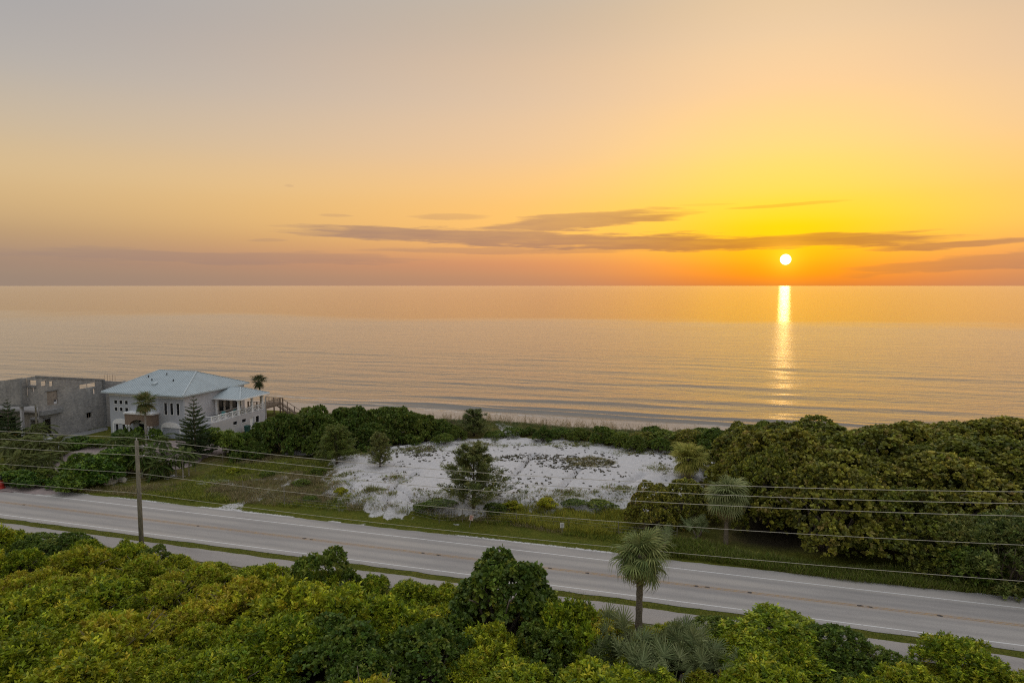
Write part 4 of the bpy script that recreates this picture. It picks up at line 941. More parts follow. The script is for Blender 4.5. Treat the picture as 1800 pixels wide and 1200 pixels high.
for i, (x, y) in enumerate(poly_pts([(270, 866), (350, 845), (440, 805), (570, 812), (580, 850), (640, 888), (800, 900), (700, 905), (520, 885), (400, 880)], 46)):
    o = link('weed_clump', CLUMP[i % 3], None, (x, y, tz(x, y)), (0, 0, i * 1.7), (lambda k: (k * 1.3, k * 1.3, k))(float(rg.uniform(0.45, 1.15))))
    wh = 'near the house garden fence' if x < -62 else 'beside the left end of the white sand' if y > 74 else 'close behind the road verge'
    tag(o, 'rough weed clump in the uneven grass ' + wh, 'weeds', 'weed clumps ' + wh)
for i, (px, pb, pt, w) in enumerate([(560, 835, 822, 30), (530, 852, 842, 34), (470, 838, 828, 26), (600, 868, 856, 26), (415, 830, 820, 26), (545, 880, 871, 28), (1010, 892, 876, 50), (1060, 895, 878, 56), (900, 893, 880, 40), (960, 890, 874, 36), (870, 898, 884, 44), (780, 895, 878, 60), (745, 893, 882, 36)]):
    wh = 'in front of the white sand behind the fence' if px > 700 else 'in the rough grass left of the white sand'
    bush(px, pb, pt, w, (DKB + THKY)[i % 5], 'low scrubby bush ' + wh, 'scrub_bush', group='scrubby bushes ' + wh)
# ------------------------------------------------------------------ feathery she-oaks
def sheoak(seed, R, H, n, cols, trunks=1, taper=1.0, L=0.34):
    r = np.random.default_rng(seed); mb = MB(); P, D = [], []
    mb.tube([(0, 0, -0.2), (0.05, 0.03, H * 0.5), (0, 0, H * 0.96)], [0.13, 0.08, 0.02], 7)
    nb = 46
    for i in range(nb):
        u = 0.06 + 0.9 * i / nb; a = i * 2.4 + r.uniform(-0.4, 0.4); l_ = R * (1 - u) ** (0.65 * taper) * r.uniform(0.7, 1.12) + 0.25
        b0 = np.array([0, 0, H * u]); b1 = b0 + np.array([math.cos(a) * l_, math.sin(a) * l_, l_ * r.uniform(0.35, 0.75)])
        mb.tube([b0, (b0 + b1) / 2 - np.array([0, 0, 0.05]), b1], [0.04, 0.025, 0.008], 5)
        m = int(n / nb); q_ = r.uniform(0.25, 1.05, m)[:, None]
        P.append(b0 + (b1 - b0) * q_ + r.normal(size=(m, 3)) * 0.14 * l_ * 0.6); D.append(np.tile(unit(b1 - b0), (m, 1)))
    P, D = np.concatenate(P), np.concatenate(D)
    A = unit(D * 0.6 + np.array([0, 0, 0.45]) + r.normal(size=P.shape) * 0.25); k = 9
    V, F = rosettes(P, A, L, k, r, (8, 55), 0.13, 0.25)
    c = np.repeat(pal(r, len(P), cols), k * 4, axis=0)
    return np_mesh('sheoak_crown', V, F, M['leaf'], col=c), mb.mesh('sheoak_trunk', M['bark'], True)
OAK = [(0.060, 0.072, 0.022), (0.082, 0.094, 0.027), (0.110, 0.115, 0.036), (0.048, 0.060, 0.018)]
OAKG = [(0.060, 0.080, 0.016), (0.080, 0.098, 0.02), (0.10, 0.11, 0.026)]
bush(832, 892, 780, 126, sheoak(601, 2.9, 6.6, 2100, OAK, taper=1.1, L=0.44), 'large feathery she-oak in front of the white sand', 'she_oak', cat='tree', stem_name='trunk')
bush(592, 815, 748, 66, sheoak(602, 1.9, 5.2, 1500, OAKG, L=0.4), 'bright green feathery she-oak at the left end of the white sand', 'she_oak', cat='tree', stem_name='trunk')
bush(668, 820, 760, 42, sheoak(603, 1.4, 4.6, 1100, OAK, L=0.36), 'slim dark she-oak standing on the white sand left of the large one', 'she_oak', cat='tree', stem_name='trunk')
bush(833, 766, 718, 52, sheoak(604, 1.8, 4.6, 1100, OAK, L=0.4), 'dark bushy she-oak on the dune crest against the beach', 'she_oak', cat='tree', stem_name='trunk')

# ------------------------------------------------------------------ the white house
H0 = 0.95
house = empty('house', (-90, 97, H0))
def hb(mb, name, mat, parent=house, smooth=False):
    """build in world coordinates, parented to the house"""
    o = mb.build(name, M[mat], parent, smooth)
    if parent is house: o.location = -Vector((-90, 97, H0))
    return o
XL, XR, YF, YB, ZE = -97.8, -82.6, 90.0, 105.0, 8.0
def px_t(x, y): p = at_t(x, y, YF); return p.x, p.z
wins = []
for cx in (-96.5, -95.4, -94.25):
    for cz in (6.5, 5.3): wins.append((cx - 0.30, cx + 0.30, cz - 0.32, cz + 0.32))
tall = [(-86.45, -85.9, 4.9, 6.85), (-85.25, -84.7, 4.9, 6.85), (-84.0, -83.45, 4.9, 6.85)]
lowl = [(-96.75, -96.15, 0.95 + 0.3, 2.75), (-95.3, -94.7, 0.95 + 0.3, 2.75)]
gar = (-87.0, -83.55, 0.95, 2.75)
entry = (-91.9, -88.9, 0.95, 3.75)
front = wall_holes('y', XL, XR, 0.6, ZE, YF, YF + 0.25, wins + tall + lowl + [gar, entry])
fw = hb(front, 'wall', 'stucco'); fw['label'] = 'pale grey front wall'
side = wall_holes('x', YF + 0.25, YB, 0.6, ZE, XR - 0.25, XR, [(98.2, 99.4, 4.1, 6.4), (99.8, 101.0, 4.1, 6.4), (101.6, 103.6, 4.1, 6.4)])
hb(side, 'wall', 'stucco_warm')
hb(MB().box(XL, XL + 0.25, YF + 0.25, YB, 0.6, ZE), 'wall', 'stucco')
hb(MB().box(XL + 0.25, XR - 0.25, YB - 0.25, YB, 0.6, ZE), 'wall', 'stucco')
hb(MB().box(XL + 0.25, XR - 0.25, YF + 0.25, YB - 0.25, 3.85, 4.05), 'floor', 'concrete')
for (a, b, c, d) in wins + tall + lowl:
    w = hb(MB().box(a + 0.003, b - 0.003, YF + 0.12, YF + 0.15, c + 0.003, d - 0.003), 'window', 'glass')
    fr = MB()
    for q0, q1, r0, r1 in ((a - 0.07, a, c - 0.07, d + 0.07), (b, b + 0.07, c - 0.07, d + 0.07), (a, b, d, d + 0.07), (a, b, c - 0.07, c)): fr.box(q0, q1, YF - 0.03, YF + 0.05, r0, r1)
    fr.build('frame', M['white'], w)
for (a, b, c, d) in ((98.2, 99.4, 4.1, 6.4), (99.8, 101.0, 4.1, 6.4), (101.6, 103.6, 4.1, 6.4)):
    w = hb(MB().box(XR - 0.16, XR - 0.12, a + 0.003, b - 0.003, c + 0.003, d - 0.003), 'window', 'glass')
    fr = MB()
    for q0, q1, r0, r1 in ((a - 0.07, a, c - 0.07, d + 0.07), (b, b + 0.07, c - 0.07, d + 0.07), (a, b, d, d + 0.07)): fr.box(XR - 0.05, XR + 0.03, q0, q1, r0, r1)
    fr.build('frame', M['white'], w)
# garage: panelled door, white surround with a shallow arch
def arch(x0, x1, z0, z1, y0, y1):
    n = 14; cx, rx = (x0 + x1) / 2, (x1 - x0) / 2
    return MB().prism([(x0, z0)] + [(cx - rx * math.cos(math.pi * i / n), z0 + (z1 - z0) * math.sin(math.pi * i / n)) for i in range(1, n)] + [(x1, z0)], 'y', y0, y1)
gd = MB()
for i in range(4): gd.box(gar[0] + 0.003, gar[1] - 0.003, YF + 0.13 + (0.0 if i % 2 else 0.006), YF + 0.18, gar[2] + 0.45 * i, gar[2] + 0.45 * (i + 1) - 0.012)
g = hb(gd, 'garage_door', 'stucco'); g['label'] = 'grey sectional garage door'
sur = MB(); sur.box(gar[0] - 0.28, gar[0], YF - 0.06, YF + 0.02, 0.7, 2.75); sur.box(gar[1], gar[1] + 0.28, YF - 0.06, YF + 0.02, 0.7, 2.75)
hb(sur, 'garage_surround', 'white'); hb(arch(gar[0] - 0.28, gar[1] + 0.28, 2.752, 3.7, YF - 0.06, YF + 0.02), 'garage_arch', 'white')
hb(arch(-97.35, -94.0, 2.85, 3.7, YF - 0.06, YF + 0.02), 'window_arch', 'white')
sur = MB(); sur.box(-97.35, -97.05, YF - 0.06, YF + 0.02, 0.7, 2.848); sur.box(-94.3, -94.0, YF - 0.06, YF + 0.02, 0.7, 2.848)
hb(sur, 'window_surround', 'white')
# entrance portico
ex0, ex1 = -93.2, -87.7
pts = [(ex0, 3.1), (ex0, 4.95), (ex1, 4.95), (ex1, 3.1)] + [(-90.45 + 1.75 * math.cos(math.pi * i / 12), 3.1 + 0.95 * math.sin(math.pi * i / 12)) for i in range(13)]
hb(MB().prism(pts, 'y', YF - 1.5, YF - 1.25), 'portico_front', 'brick')
sd_ = MB().box(ex0, ex0 + 0.25, YF - 1.25, YF - 0.002, 3.1, 4.95).box(ex1 - 0.25, ex1, YF - 1.25, YF - 0.002, 3.1, 4.95)
hb(sd_, 'portico_side', 'brick')
hb(MB().box(ex0 - 0.15, ex1 + 0.15, YF - 1.65, YF - 0.002, 4.952, 5.2), 'portico_cap', 'white')
for x in (ex0 + 0.2, ex0 + 0.75, ex1 - 0.75, ex1 - 0.2):
    hb(MB().lathe([(0.2, 0), (0.2, 0.1), (0.14, 0.15), (0.13, 1.95), (0.2, 2.05), (0.2, 2.148)], 10, (x, YF - 1.37, 0.95)), 'column', 'white', smooth=True)
hb(MB().box(entry[0] + 0.003, -90.9, YF + 0.14, YF + 0.18, 0.95, 3.745), 'side_light', 'glass')
dr = hb(MB().box(-90.2, -88.91, YF + 0.12, YF + 0.18, 0.95, 3.0), 'front_door', 'reddoor'); dr['label'] = 'dark red front door'
MB().box(-90.1, -90.04, YF + 0.07, YF + 0.119, 1.85, 2.05).build('handle', M['steel'], dr)
hb(MB().box(-90.88, -90.22, YF + 0.13, YF + 0.17, 0.95, 3.745), 'door_panel', 'white')
hb(arch(-91.8, -89.0, 3.05, 3.74, YF + 0.10, YF + 0.135), 'fanlight', 'white')
# main hip roof
def hip(x0, x1, y0, y1, z, rx0, rx1, ry, rz, th=0.22):
    m = MB(); v = [(x0, y0, z), (x1, y0, z), (x1, y1, z), (x0, y1, z), (rx0, ry, rz), (rx1, ry, rz)]
    m.add(v, [(0, 1, 5, 4), (1, 2, 5), (2, 3, 4, 5), (3, 0, 4)])
    m.add([(x, y, z - th) for x, y, z in v[:4]], [(0, 3, 2, 1)])
    m.add(v[:4] + [(x, y, z - th) for x, y, z in v[:4]], [(0, 4, 5, 1), (1, 5, 6, 2), (2, 6, 7, 3), (3, 7, 4, 0)])
    return m
def seams(x0, x1, y0, y1, z, rx0, rx1, ry, rz, sp=0.46):
    m = MB(); h = 0.09
    def rib(a, b): m.bar(Vector(a) + Vector((0, 0, h / 2)), Vector(b) + Vector((0, 0, h / 2)), 0.06, h)
    n = int((x1 - x0) / sp)
    for i in range(1, n):
        x = x0 + (x1 - x0) * i / n
        for ye in (y0, y1):
            if x < rx0: f = (x - x0) / (rx0 - x0)
            elif x > rx1: f = (x1 - x) / (x1 - rx1)
            else: f = 1
            rib((x, ye, z), (x, ye + (ry - ye) * f, z + (rz - z) * f))
    n = int((y1 - y0) / sp)
    for i in range(1, n):
        y = y0 + (y1 - y0) * i / n; f = (y - y0) / (ry - y0) if y < ry else (y1 - y) / (y1 - ry)
        rib((x1, y, z), (x1 + (rx1 - x1) * f, y, z + (rz - z) * f)); rib((x0, y, z), (x0 + (rx0 - x0) * f, y, z + (rz - z) * f))
    for a, b in (((x0, y0, z), (rx0, ry, rz)), ((x1, y0, z), (rx1, ry, rz)), ((x1, y1, z), (rx1, ry, rz)), ((x0, y1, z), (rx0, ry, rz)), ((rx0, ry, rz), (rx1, ry, rz))):
        m.bar(Vector(a) + Vector((0, 0, 0.03)), Vector(b) + Vector((0, 0, 0.03)), 0.22, 0.07)
    return m
RA = (XL - 0.9, XR + 0.55, YF - 0.75, YB + 0.7, ZE + 0.28, -94.2, -86.3, 97.3, 11.15)
rf = hb(hip(*RA), 'roof', 'metalroof'); rf['label'] = 'pale blue standing seam metal hip roof'
tag(seams(*RA).build('seams', M['metalroof'], rf), kind='stuff')
gt = MB()
gt.box(RA[0], RA[1], RA[2] - 0.12, RA[2] - 0.003, RA[4] - 0.24, RA[4] - 0.02); gt.box(RA[1] + 0.003, RA[1] + 0.12, RA[2], RA[3], RA[4] - 0.24, RA[4] - 0.02)
gt.build('gutter', M['metalroof'], rf)
for (a, b) in ((-92.2, 93.5), (-94.0, 94.6), (-91.0, 95.6), (-87.8, 93.6)):
    f = (b - RA[2]) / (RA[7] - RA[2]); z = RA[4] + (RA[8] - RA[4]) * f
    MB().lathe([(0.09, -0.1), (0.09, 0.3), (0.11, 0.31), (0.11, 0.36)], 8, (a, b, z)).build('vent_pipe', M['blackplastic'], rf)
f = (92.3 - RA[2]) / (RA[7] - RA[2]); z = RA[4] + (RA[8] - RA[4]) * f
MB().prism([(91.9, z - 0.08), (92.7, z + 0.22), (92.7, z + 0.4), (91.9, z + 0.22)], 'x', -90.7, -90.1).build('roof_vent', M['metalroof'], rf)
fr = MB().box(XL - 0.02, XR + 0.02, YF - 0.04, YF - 0.002, ZE - 0.42, ZE - 0.12); hb(fr, 'frieze', 'white')
dn = MB()
for i in range(38): dn.box(XL + 0.1 + i * 0.4, XL + 0.24 + i * 0.4, YF - 0.30, YF - 0.042, ZE - 0.12, ZE + 0.04)
tag(hb(dn, 'dentils', 'white'), kind='stuff')
# side wing with balcony
WX, W0, W1, WZ = -77.5, 90.3, 104.0, 3.85
wn_ = [(95.45, 96.45, 2.55, 3.1), (97.7, 98.7, 2.55, 3.1)]
wing = wall_holes('x', W0, W1, 0.5, WZ, WX - 0.25, WX, wn_ + [(99.75, 100.75, 0.95, 3.0), (101.3, 102.2, 1.9, 3.0)])
hb(wing, 'wing_wall', 'stucco_warm')
hb(MB().box(XR + 0.002, WX - 0.252, W0, W0 + 0.25, 0.5, WZ), 'wing_wall', 'stucco'); hb(MB().box(XR + 0.002, WX - 0.252, W1 - 0.25, W1, 0.5, WZ), 'wing_wall', 'stucco_warm')
for (a, b, c, d) in wn_: hb(MB().box(WX - 0.16, WX - 0.12, a + 0.003, b - 0.003, c + 0.003, d - 0.003), 'window', 'glass')
for (a, b, c, d) in wn_: hb(MB().box(WX - 0.03, WX + 0.06, a - 0.08, b + 0.08, c - 0.08, c - 0.003), 'window_sill', 'white')
sdoor = hb(MB().box(WX - 0.15, WX - 0.10, 99.753, 100.747, 0.95, 2.997), 'side_door', 'white'); MB().box(WX - 0.098, WX - 0.05, 100.5, 100.56, 1.9, 2.05).build('handle', M['steel'], sdoor)
w = hb(MB().box(WX - 0.15, WX - 0.11, 101.303, 102.197, 1.903, 2.997), 'window', 'glass')
MB().box(WX - 0.02, WX + 0.03, 101.2, 101.3, 1.8, 3.1).box(WX - 0.02, WX + 0.03, 102.2, 102.3, 1.8, 3.1).box(WX - 0.02, WX + 0.03, 101.3, 102.2, 3.0, 3.1).box(WX - 0.02, WX + 0.03, 101.3, 102.2, 1.8, 1.9).build('frame', M['white'], w)
hb(MB().box(XR + 0.003, WX - 0.26, W0 + 0.26, W1 - 0.26, WZ - 0.22, WZ - 0.01), 'balcony_floor', 'concrete')
rail = hb(MB().bar((WX - 0.12, W0 + 0.1, WZ + 1.02), (WX - 0.12, W1 - 0.1, WZ + 1.02), 0.11, 0.08).bar((WX - 0.12, W0 + 0.1, WZ + 0.12), (WX - 0.12, W1 - 0.1, WZ + 0.12), 0.08, 0.07)
          .bar((XR + 0.05, W0 + 0.12, WZ + 1.02), (WX - 0.05, W0 + 0.12, WZ + 1.02), 0.1, 0.08).bar((XR + 0.05, W0 + 0.12, WZ + 0.12), (WX - 0.05, W0 + 0.12, WZ + 0.12), 0.08, 0.07), 'balcony_rail', 'white')
np_ = 8
for i in range(np_ + 1):
    y = W0 + 0.15 + (W1 - W0 - 0.3) * i / np_
    MB().box(WX - 0.2, WX - 0.04, y - 0.07, y + 0.07, WZ, WZ + 1.12).build('post', M['white'], rail)
    if i < np_:
        y2 = W0 + 0.15 + (W1 - W0 - 0.3) * (i + 1) / np_; x_ = WX - 0.12
        pn = MB().bar((x_, y + 0.1, WZ + 0.18), (x_, y2 - 0.1, WZ + 0.97), 0.035, 0.05).bar((x_ + 0.03, y + 0.1, WZ + 0.97), (x_ + 0.03, y2 - 0.1, WZ + 0.18), 0.035, 0.05)
        for k in range(1, 6): pn.box(x_ - 0.04, x_ - 0.01, y + (y2 - y) * k / 6 - 0.02, y + (y2 - y) * k / 6 + 0.02, WZ + 0.15, WZ + 0.98)
        pn.build('rail_panel', M['white'], rail)
# balcony roof: smaller hip running out from the wall
PA = (XR - 2.5, WX + 0.55, 96.6, 104.7, 6.78, XR - 1.5, -79.9, 100.6, 8.25)
pr = hb(hip(*PA, th=0.18), 'porch_roof', 'metalroof'); tag(seams(*PA).build('seams', M['metalroof'], pr), kind='stuff')
MB().box(PA[0], PA[1], PA[2] - 0.11, PA[2] - 0.003, PA[4] - 0.2, PA[4] - 0.02).box(PA[1] + 0.003, PA[1] + 0.11, PA[2], PA[3], PA[4] - 0.2, PA[4] - 0.02).build('gutter', M['white'], pr)
for (x, y) in ((WX - 0.3, 97.3), (WX - 0.3, 100.8), (WX - 0.3, 103.6), (XR + 0.3, 97.3), (XR + 0.3, 103.6)):
    hb(MB().box(x - 0.16, x + 0.16, y - 0.16, y + 0.16, WZ, 6.6).box(x - 0.22, x + 0.22, y - 0.22, y + 0.22, 6.3, 6.601 - 0.003), 'porch_column', 'white')
hb(MB().tube([(WX + 0.6, 104.6, 6.6), (WX + 0.45, 104.4, 6.3), (WX + 0.08, 104.1, 6.1), (WX + 0.08, 104.1, 0.9)], 0.045, 6), 'downpipe', 'white')
tag(house, 'two-storey pale stucco house with a blue-grey metal hip roof and balcony', 'house')

# deck chairs on the balcony
for i, (x, y, rz, m) in enumerate([(-79.2, 95.0, 0.4, 'aqua'), (-79.0, 97.2, -0.2, 'aqua'), (-79.4, 99.2, 0.3, 'sack')]):
    e = empty('deck_chair', (x, y, WZ), rz)
    MB().box(-0.3, 0.3, -0.3, 0.3, 0.38, 0.44).build('seat', M[m], e)
    MB().add([(-0.3, 0.26, 0.44), (0.3, 0.26, 0.44), (0.3, 0.5, 1.0), (-0.3, 0.5, 1.0), (-0.3, 0.31, 0.42), (0.3, 0.31, 0.42), (0.3, 0.55, 0.98), (-0.3, 0.55, 0.98)], [(0, 1, 2, 3), (7, 6, 5, 4), (0, 4, 5, 1), (1, 5, 6, 2), (2, 6, 7, 3), (3, 7, 4, 0)]).build('backrest', M[m], e)
    for sx in (-1, 1):
        for sy in (-1, 1): MB().box(sx * 0.27 - 0.025, sx * 0.27 + 0.025, sy * 0.26 - 0.025, sy * 0.26 + 0.025, -0.01, 0.38).build('leg', M['white'], e)
        MB().box(sx * 0.32 - 0.03, sx * 0.32 + 0.03, -0.3, 0.36, 0.6, 0.64).build('armrest', M['white'], e)
    tag(e, 'aqua deck chair on the white-railed balcony' if m == 'aqua' else 'pale deck chair on the white-railed balcony', 'chair', 'deck chairs on the balcony')
# wheeled bin by the wing
e = empty('bin', (-76.4, 97.6, 0.95)); MB().add([(-0.3, -0.35, 0.05), (0.3, -0.35, 0.05), (0.3, 0.35, 0.05), (-0.3, 0.35, 0.05), (-0.36, -0.42, 1.1), (0.36, -0.42, 1.1), (0.36, 0.42, 1.1), (-0.36, 0.42, 1.1)], [(0, 3, 2, 1), (4, 5, 6, 7), (0, 1, 5, 4), (1, 2, 6, 5), (2, 3, 7, 6), (3, 0, 4, 7)]).build('body', M['teal'], e)
MB().prism([(-0.45, 1.103), (-0.43, 1.18), (0.3, 1.24), (0.47, 1.18), (0.47, 1.103)], 'x', -0.39, 0.39).build('lid', M['teal'], e)
for sx in (-1, 1): MB().tube([(sx * 0.31, 0.3, 0.12), (sx * 0.37, 0.3, 0.12)], 0.12, 10).build('wheel', M['blackplastic'], e)
tag(e, 'dark teal wheeled bin against the side wall of the house', 'bin')

# timber dune walkover behind the house
dk = empty('boardwalk', (-80, 112, tz(-80, 112)))
d0 = Vector((-80, 112, tz(-80, 112)))
def db(mb, name): o = mb.build(name, M['wood'], dk); o.location = -d0; return o
pz = 3.3
A_ = at_t(466, 717, 108.5); B_ = at_t(492, 712, 113.0)
x0, x1, y0, y1 = -84.0, B_.x + 0.4, 107.5, 113.0
for i in range(int((y1 - y0) / 0.25)): db(MB().box(x0, x1, y0 + i * 0.25, y0 + i * 0.25 + 0.22, pz - 0.06, pz), 'plank')
db(MB().box(x0, x1, y0 - 0.1, y0 - 0.003, pz - 0.32, pz - 0.02).box(x1 + 0.003, x1 + 0.1, y0, y1, pz - 0.32, pz - 0.02), 'joist')
for x in (x0 + 0.1, x0 + 2.0, x0 + 4.0, x1 - 0.2):
    for y in (y0 + 0.1, y1 - 0.2): db(MB().box(x - 0.09, x + 0.09, y - 0.09, y + 0.09, tz(x, y) - 0.3, pz + 1.05), 'post')
for (a, b) in (((x0, y0 + 0.05), (x1, y0 + 0.05)), ((x1 - 0.05, y0), (x1 - 0.05, y1)), ((x0, y1 - 0.05), (x1, y1 - 0.05))):
    db(MB().bar((*a, pz + 1.0), (*b, pz + 1.0), 0.12, 0.07).bar((*a, pz + 0.15), (*b, pz + 0.15), 0.06, 0.08), 'handrail')
    n = int((Vector(b) - Vector(a)).length / 0.3); bl = MB()
    for k in range(1, n): c = Vector(a).lerp(Vector(b), k / n); bl.box(c.x - 0.025, c.x + 0.025, c.y - 0.025, c.y + 0.025, pz + 0.15, pz + 1.0)
    tag(db(bl, 'balusters'), kind='stuff')
ns = 14
for i in range(ns):
    x = x1 + 0.12 + i * 0.32; z = pz - 0.17 * (i + 1)
    db(MB().box(x, x + 0.3, y1 - 1.6, y1 - 0.1, z - 0.05, z), 'tread')
for y in (y1 - 1.6, y1 - 0.1):
    e0, e1 = Vector((x1, y, pz)), Vector((x1 + 0.32 * ns, y, pz - 0.17 * ns))
    db(MB().bar(e0 + Vector((0, 0, 1.0)), e1 + Vector((0, 0, 1.0)), 0.1, 0.07), 'handrail'); db(MB().bar(e0 - Vector((0, 0, 0.2)), e1 - Vector((0, 0, 0.2)), 0.06, 0.24), 'stringer')
    for k in (0.3, 0.65, 1.0): c = e0.lerp(e1, k); db(MB().box(c.x - 0.06, c.x + 0.06, c.y - 0.06, c.y + 0.06, tz(c.x, c.y) - 0.2, c.z + 1.0), 'post')
tag(dk, 'weathered wooden dune walkover with stairs behind the house', 'boardwalk')

# ------------------------------------------------------------------ unfinished concrete block building
bb = empty('unfinished_building', (-112, 92, 0.5)); b0 = Vector((-112, 92, 0.5))
def bk(mb, name, mat='block', parent=bb):
    o = mb.build(name, M[mat], parent)
    if parent is bb: o.location = -b0
    return o
SX = -106.0
def ps(x, y): p = at_s(x, y, SX); return p.y, p.z
def rect_s(xa, ya, xb, yb): (a, c), (b, d) = ps(xa, ya), ps(xb, yb); return (min(a, b), max(a, b), min(c, d), max(c, d))
yc = 83.9; yb = 96.6
side_top = lambda u: 11.3 + (9.1 - 11.3) * (u - yc) / (yb - yc)
(wa, _), (wb, _) = ps(138.5, 675), ps(168, 675)
trap = (wa, wb, 8.05, 8.75)
(sa, _), (sb, _) = ps(165, 686), ps(169, 686); slot = (wb - 0.55, wb - 0.15, 6.75, 7.7)
c1 = (ps(72, 670)[0], ps(81, 670)[0], 9.55, 10.3); c2 = (ps(86.5, 670)[0], ps(93, 670)[0], 9.3, 10.1)
win2 = rect_s(82, 688.5, 102, 709.5); door = rect_s(75, 734.5, 90.5, 757); door = (door[0], door[1], 0.5, door[3]); sw = rect_s(152, 725.5, 161, 733)
bk(wall_holes('x', yc, yb, 0.3, 12.0, SX - 0.22, SX, [trap, slot, c1, c2, win2, door, sw], side_top), 'wall')
bk(MB().box(SX - 0.14, SX - 0.10, trap[0] + (trap[1] - trap[0]) * 0.5 - 0.04, trap[0] + (trap[1] - trap[0]) * 0.5 + 0.04, trap[2], trap[3]), 'mullion', 'concrete')
bk(MB().add([(SX - 0.3, yc - 0.05, 11.34), (SX + 0.06, yc - 0.05, 11.34), (SX + 0.06, yb, 9.14), (SX - 0.3, yb, 9.14)], [(0, 1, 2, 3)]).add(
    [(SX - 0.3, yc - 0.05, 11.0), (SX + 0.06, yc - 0.05, 11.0), (SX + 0.06, yb, 8.8), (SX - 0.3, yb, 8.8), (SX - 0.3, yc - 0.05, 11.34), (SX + 0.06, yc - 0.05, 11.34), (SX + 0.06, yb, 9.14), (SX - 0.3, yb, 9.14)],
    [(0, 1, 5, 4), (1, 2, 6, 5), (2, 3, 7, 6), (3, 0, 4, 7), (0, 3, 2, 1)]), 'tie_beam', 'concrete')
bk(wall_holes('x', win2[0] + 0.003, win2[1] - 0.003, win2[2] + 0.003, win2[3] - 0.003, SX - 0.20, SX - 0.12, [(win2[1] - 0.65, win2[1] - 0.05, win2[2] + 0.1, win2[2] + 0.75)]), 'window_infill', 'blockwarm')
bk(MB().box(SX + 0.003, SX + 0.05, win2[0] - 0.2, win2[1] + 0.2, win2[3], win2[3] + 0.22), 'lintel', 'concrete')
bk(MB().box(SX + 0.003, SX + 0.07, sw[0] - 0.2, sw[1] + 0.2, sw[3], sw[3] + 0.2), 'lintel', 'concrete')
bk(MB().box(SX - 0.18, SX - 0.14, (sw[0] + sw[1]) / 2 - 0.05, (sw[0] + sw[1]) / 2 + 0.05, sw[2], sw[3]), 'mullion', 'wood')
aw0, aw1 = ps(69, 722)[0], ps(119, 722)[0]; az_ = ps(95, 722)[1]
bk(MB().box(SX + 0.003, SX + 0.55, aw0, aw1 - 1.2, az_ - 0.35, az_ + 0.35), 'awning_beam', 'concrete')
# gable-topped front, projecting left block and recessed entry
front_top = lambda u: 11.3 + (10.15 - 11.3) * (SX - u) / 8.3
bk(wall_holes('y', -108.2, SX - 0.222, 6.3, 12.0, yc, yc + 0.22, [(-107.75, SX - 0.25, 9.75, 10.55), (-107.3, -106.9, 8.7, 9.3)], front_top), 'wall')
bk(wall_holes('y', -128, -108.25, 6.6, 12.0, yc - 0.9, yc - 0.68, [(-118.5, -116.5, 7.2, 9.0)], front_top), 'wall')
bk(MB().prism([(yc - 0.678, 6.6), (yc - 0.002, 6.6), (yc - 0.002, 10.9), (yc - 0.678, 10.9)], 'x', -108.47, -108.25), 'wall')
bk(MB().box(-108.55, -108.2, yc - 1.0, yc - 0.902, 6.3, 10.6), 'corner_column', 'concrete')
bk(MB().box(-108.198, SX - 0.3, yc - 0.16, yc - 0.003, 9.35, 9.7), 'beam', 'concrete')
bk(MB().box(-128, -108.25, yc - 0.9, yc + 5.0, 6.2, 6.597), 'floor_slab', 'concrete')
bk(MB().box(-128, SX - 0.23, yc + 3.82, 107, 3.9, 4.2), 'floor_slab', 'concrete'); bk(MB().box(SX - 2.4, SX - 0.23, yc + 0.25, yc + 3.8, 3.9, 4.2), 'floor_slab', 'concrete')
bk(MB().box(-128, SX - 0.23, 107.01, 107.2, 0.3, 4.2), 'wall'); bk(MB().box(-128.2, -128.003, yc, 107.2, 0.3, 4.2), 'wall'); bk(MB().box(SX - 0.22, SX, yb + 0.01, 107.2, 0.3, 4.2), 'wall')
bk(wall_holes('y', -128, SX - 2.4, 0.3, 3.89, yc + 3.6, yc + 3.8, [(-112, -109.2, 0.5, 3.2), (-120, -116, 1.4, 3.4)]), 'wall')
bk(MB().box(SX - 2.6, SX - 2.4, yc + 0.3, yc + 3.59, 0.3, 3.89), 'wall')
for x in (-109.2, -117.0, -125.0): bk(MB().box(x - 0.2, x + 0.2, yc - 0.6, yc - 0.2, 0.2, 6.197), 'column', 'stucco_warm' if x > -110 else 'concrete')
bk(MB().box(SX - 0.5, SX - 0.224, yc + 0.3, yc + 1.1, 0.2, 6.25), 'column', 'concrete')
cap = MB(); 
v = [(-128, yc - 0.95), (-128, yc - 0.62)]
cap.add([(-128, yc - 0.95, front_top(-128)), (SX, yc - 0.95, 11.3), (SX, yc - 0.6, 11.3), (-128, yc - 0.6, front_top(-128)), (-128, yc - 0.95, front_top(-128) + 0.2), (SX, yc - 0.95, 11.5), (SX, yc - 0.6, 11.5), (-128, yc - 0.6, front_top(-128) + 0.2)], [(0, 3, 2, 1), (4, 5, 6, 7), (0, 1, 5, 4), (1, 2, 6, 5), (2, 3, 7, 6), (3, 0, 4, 7)])
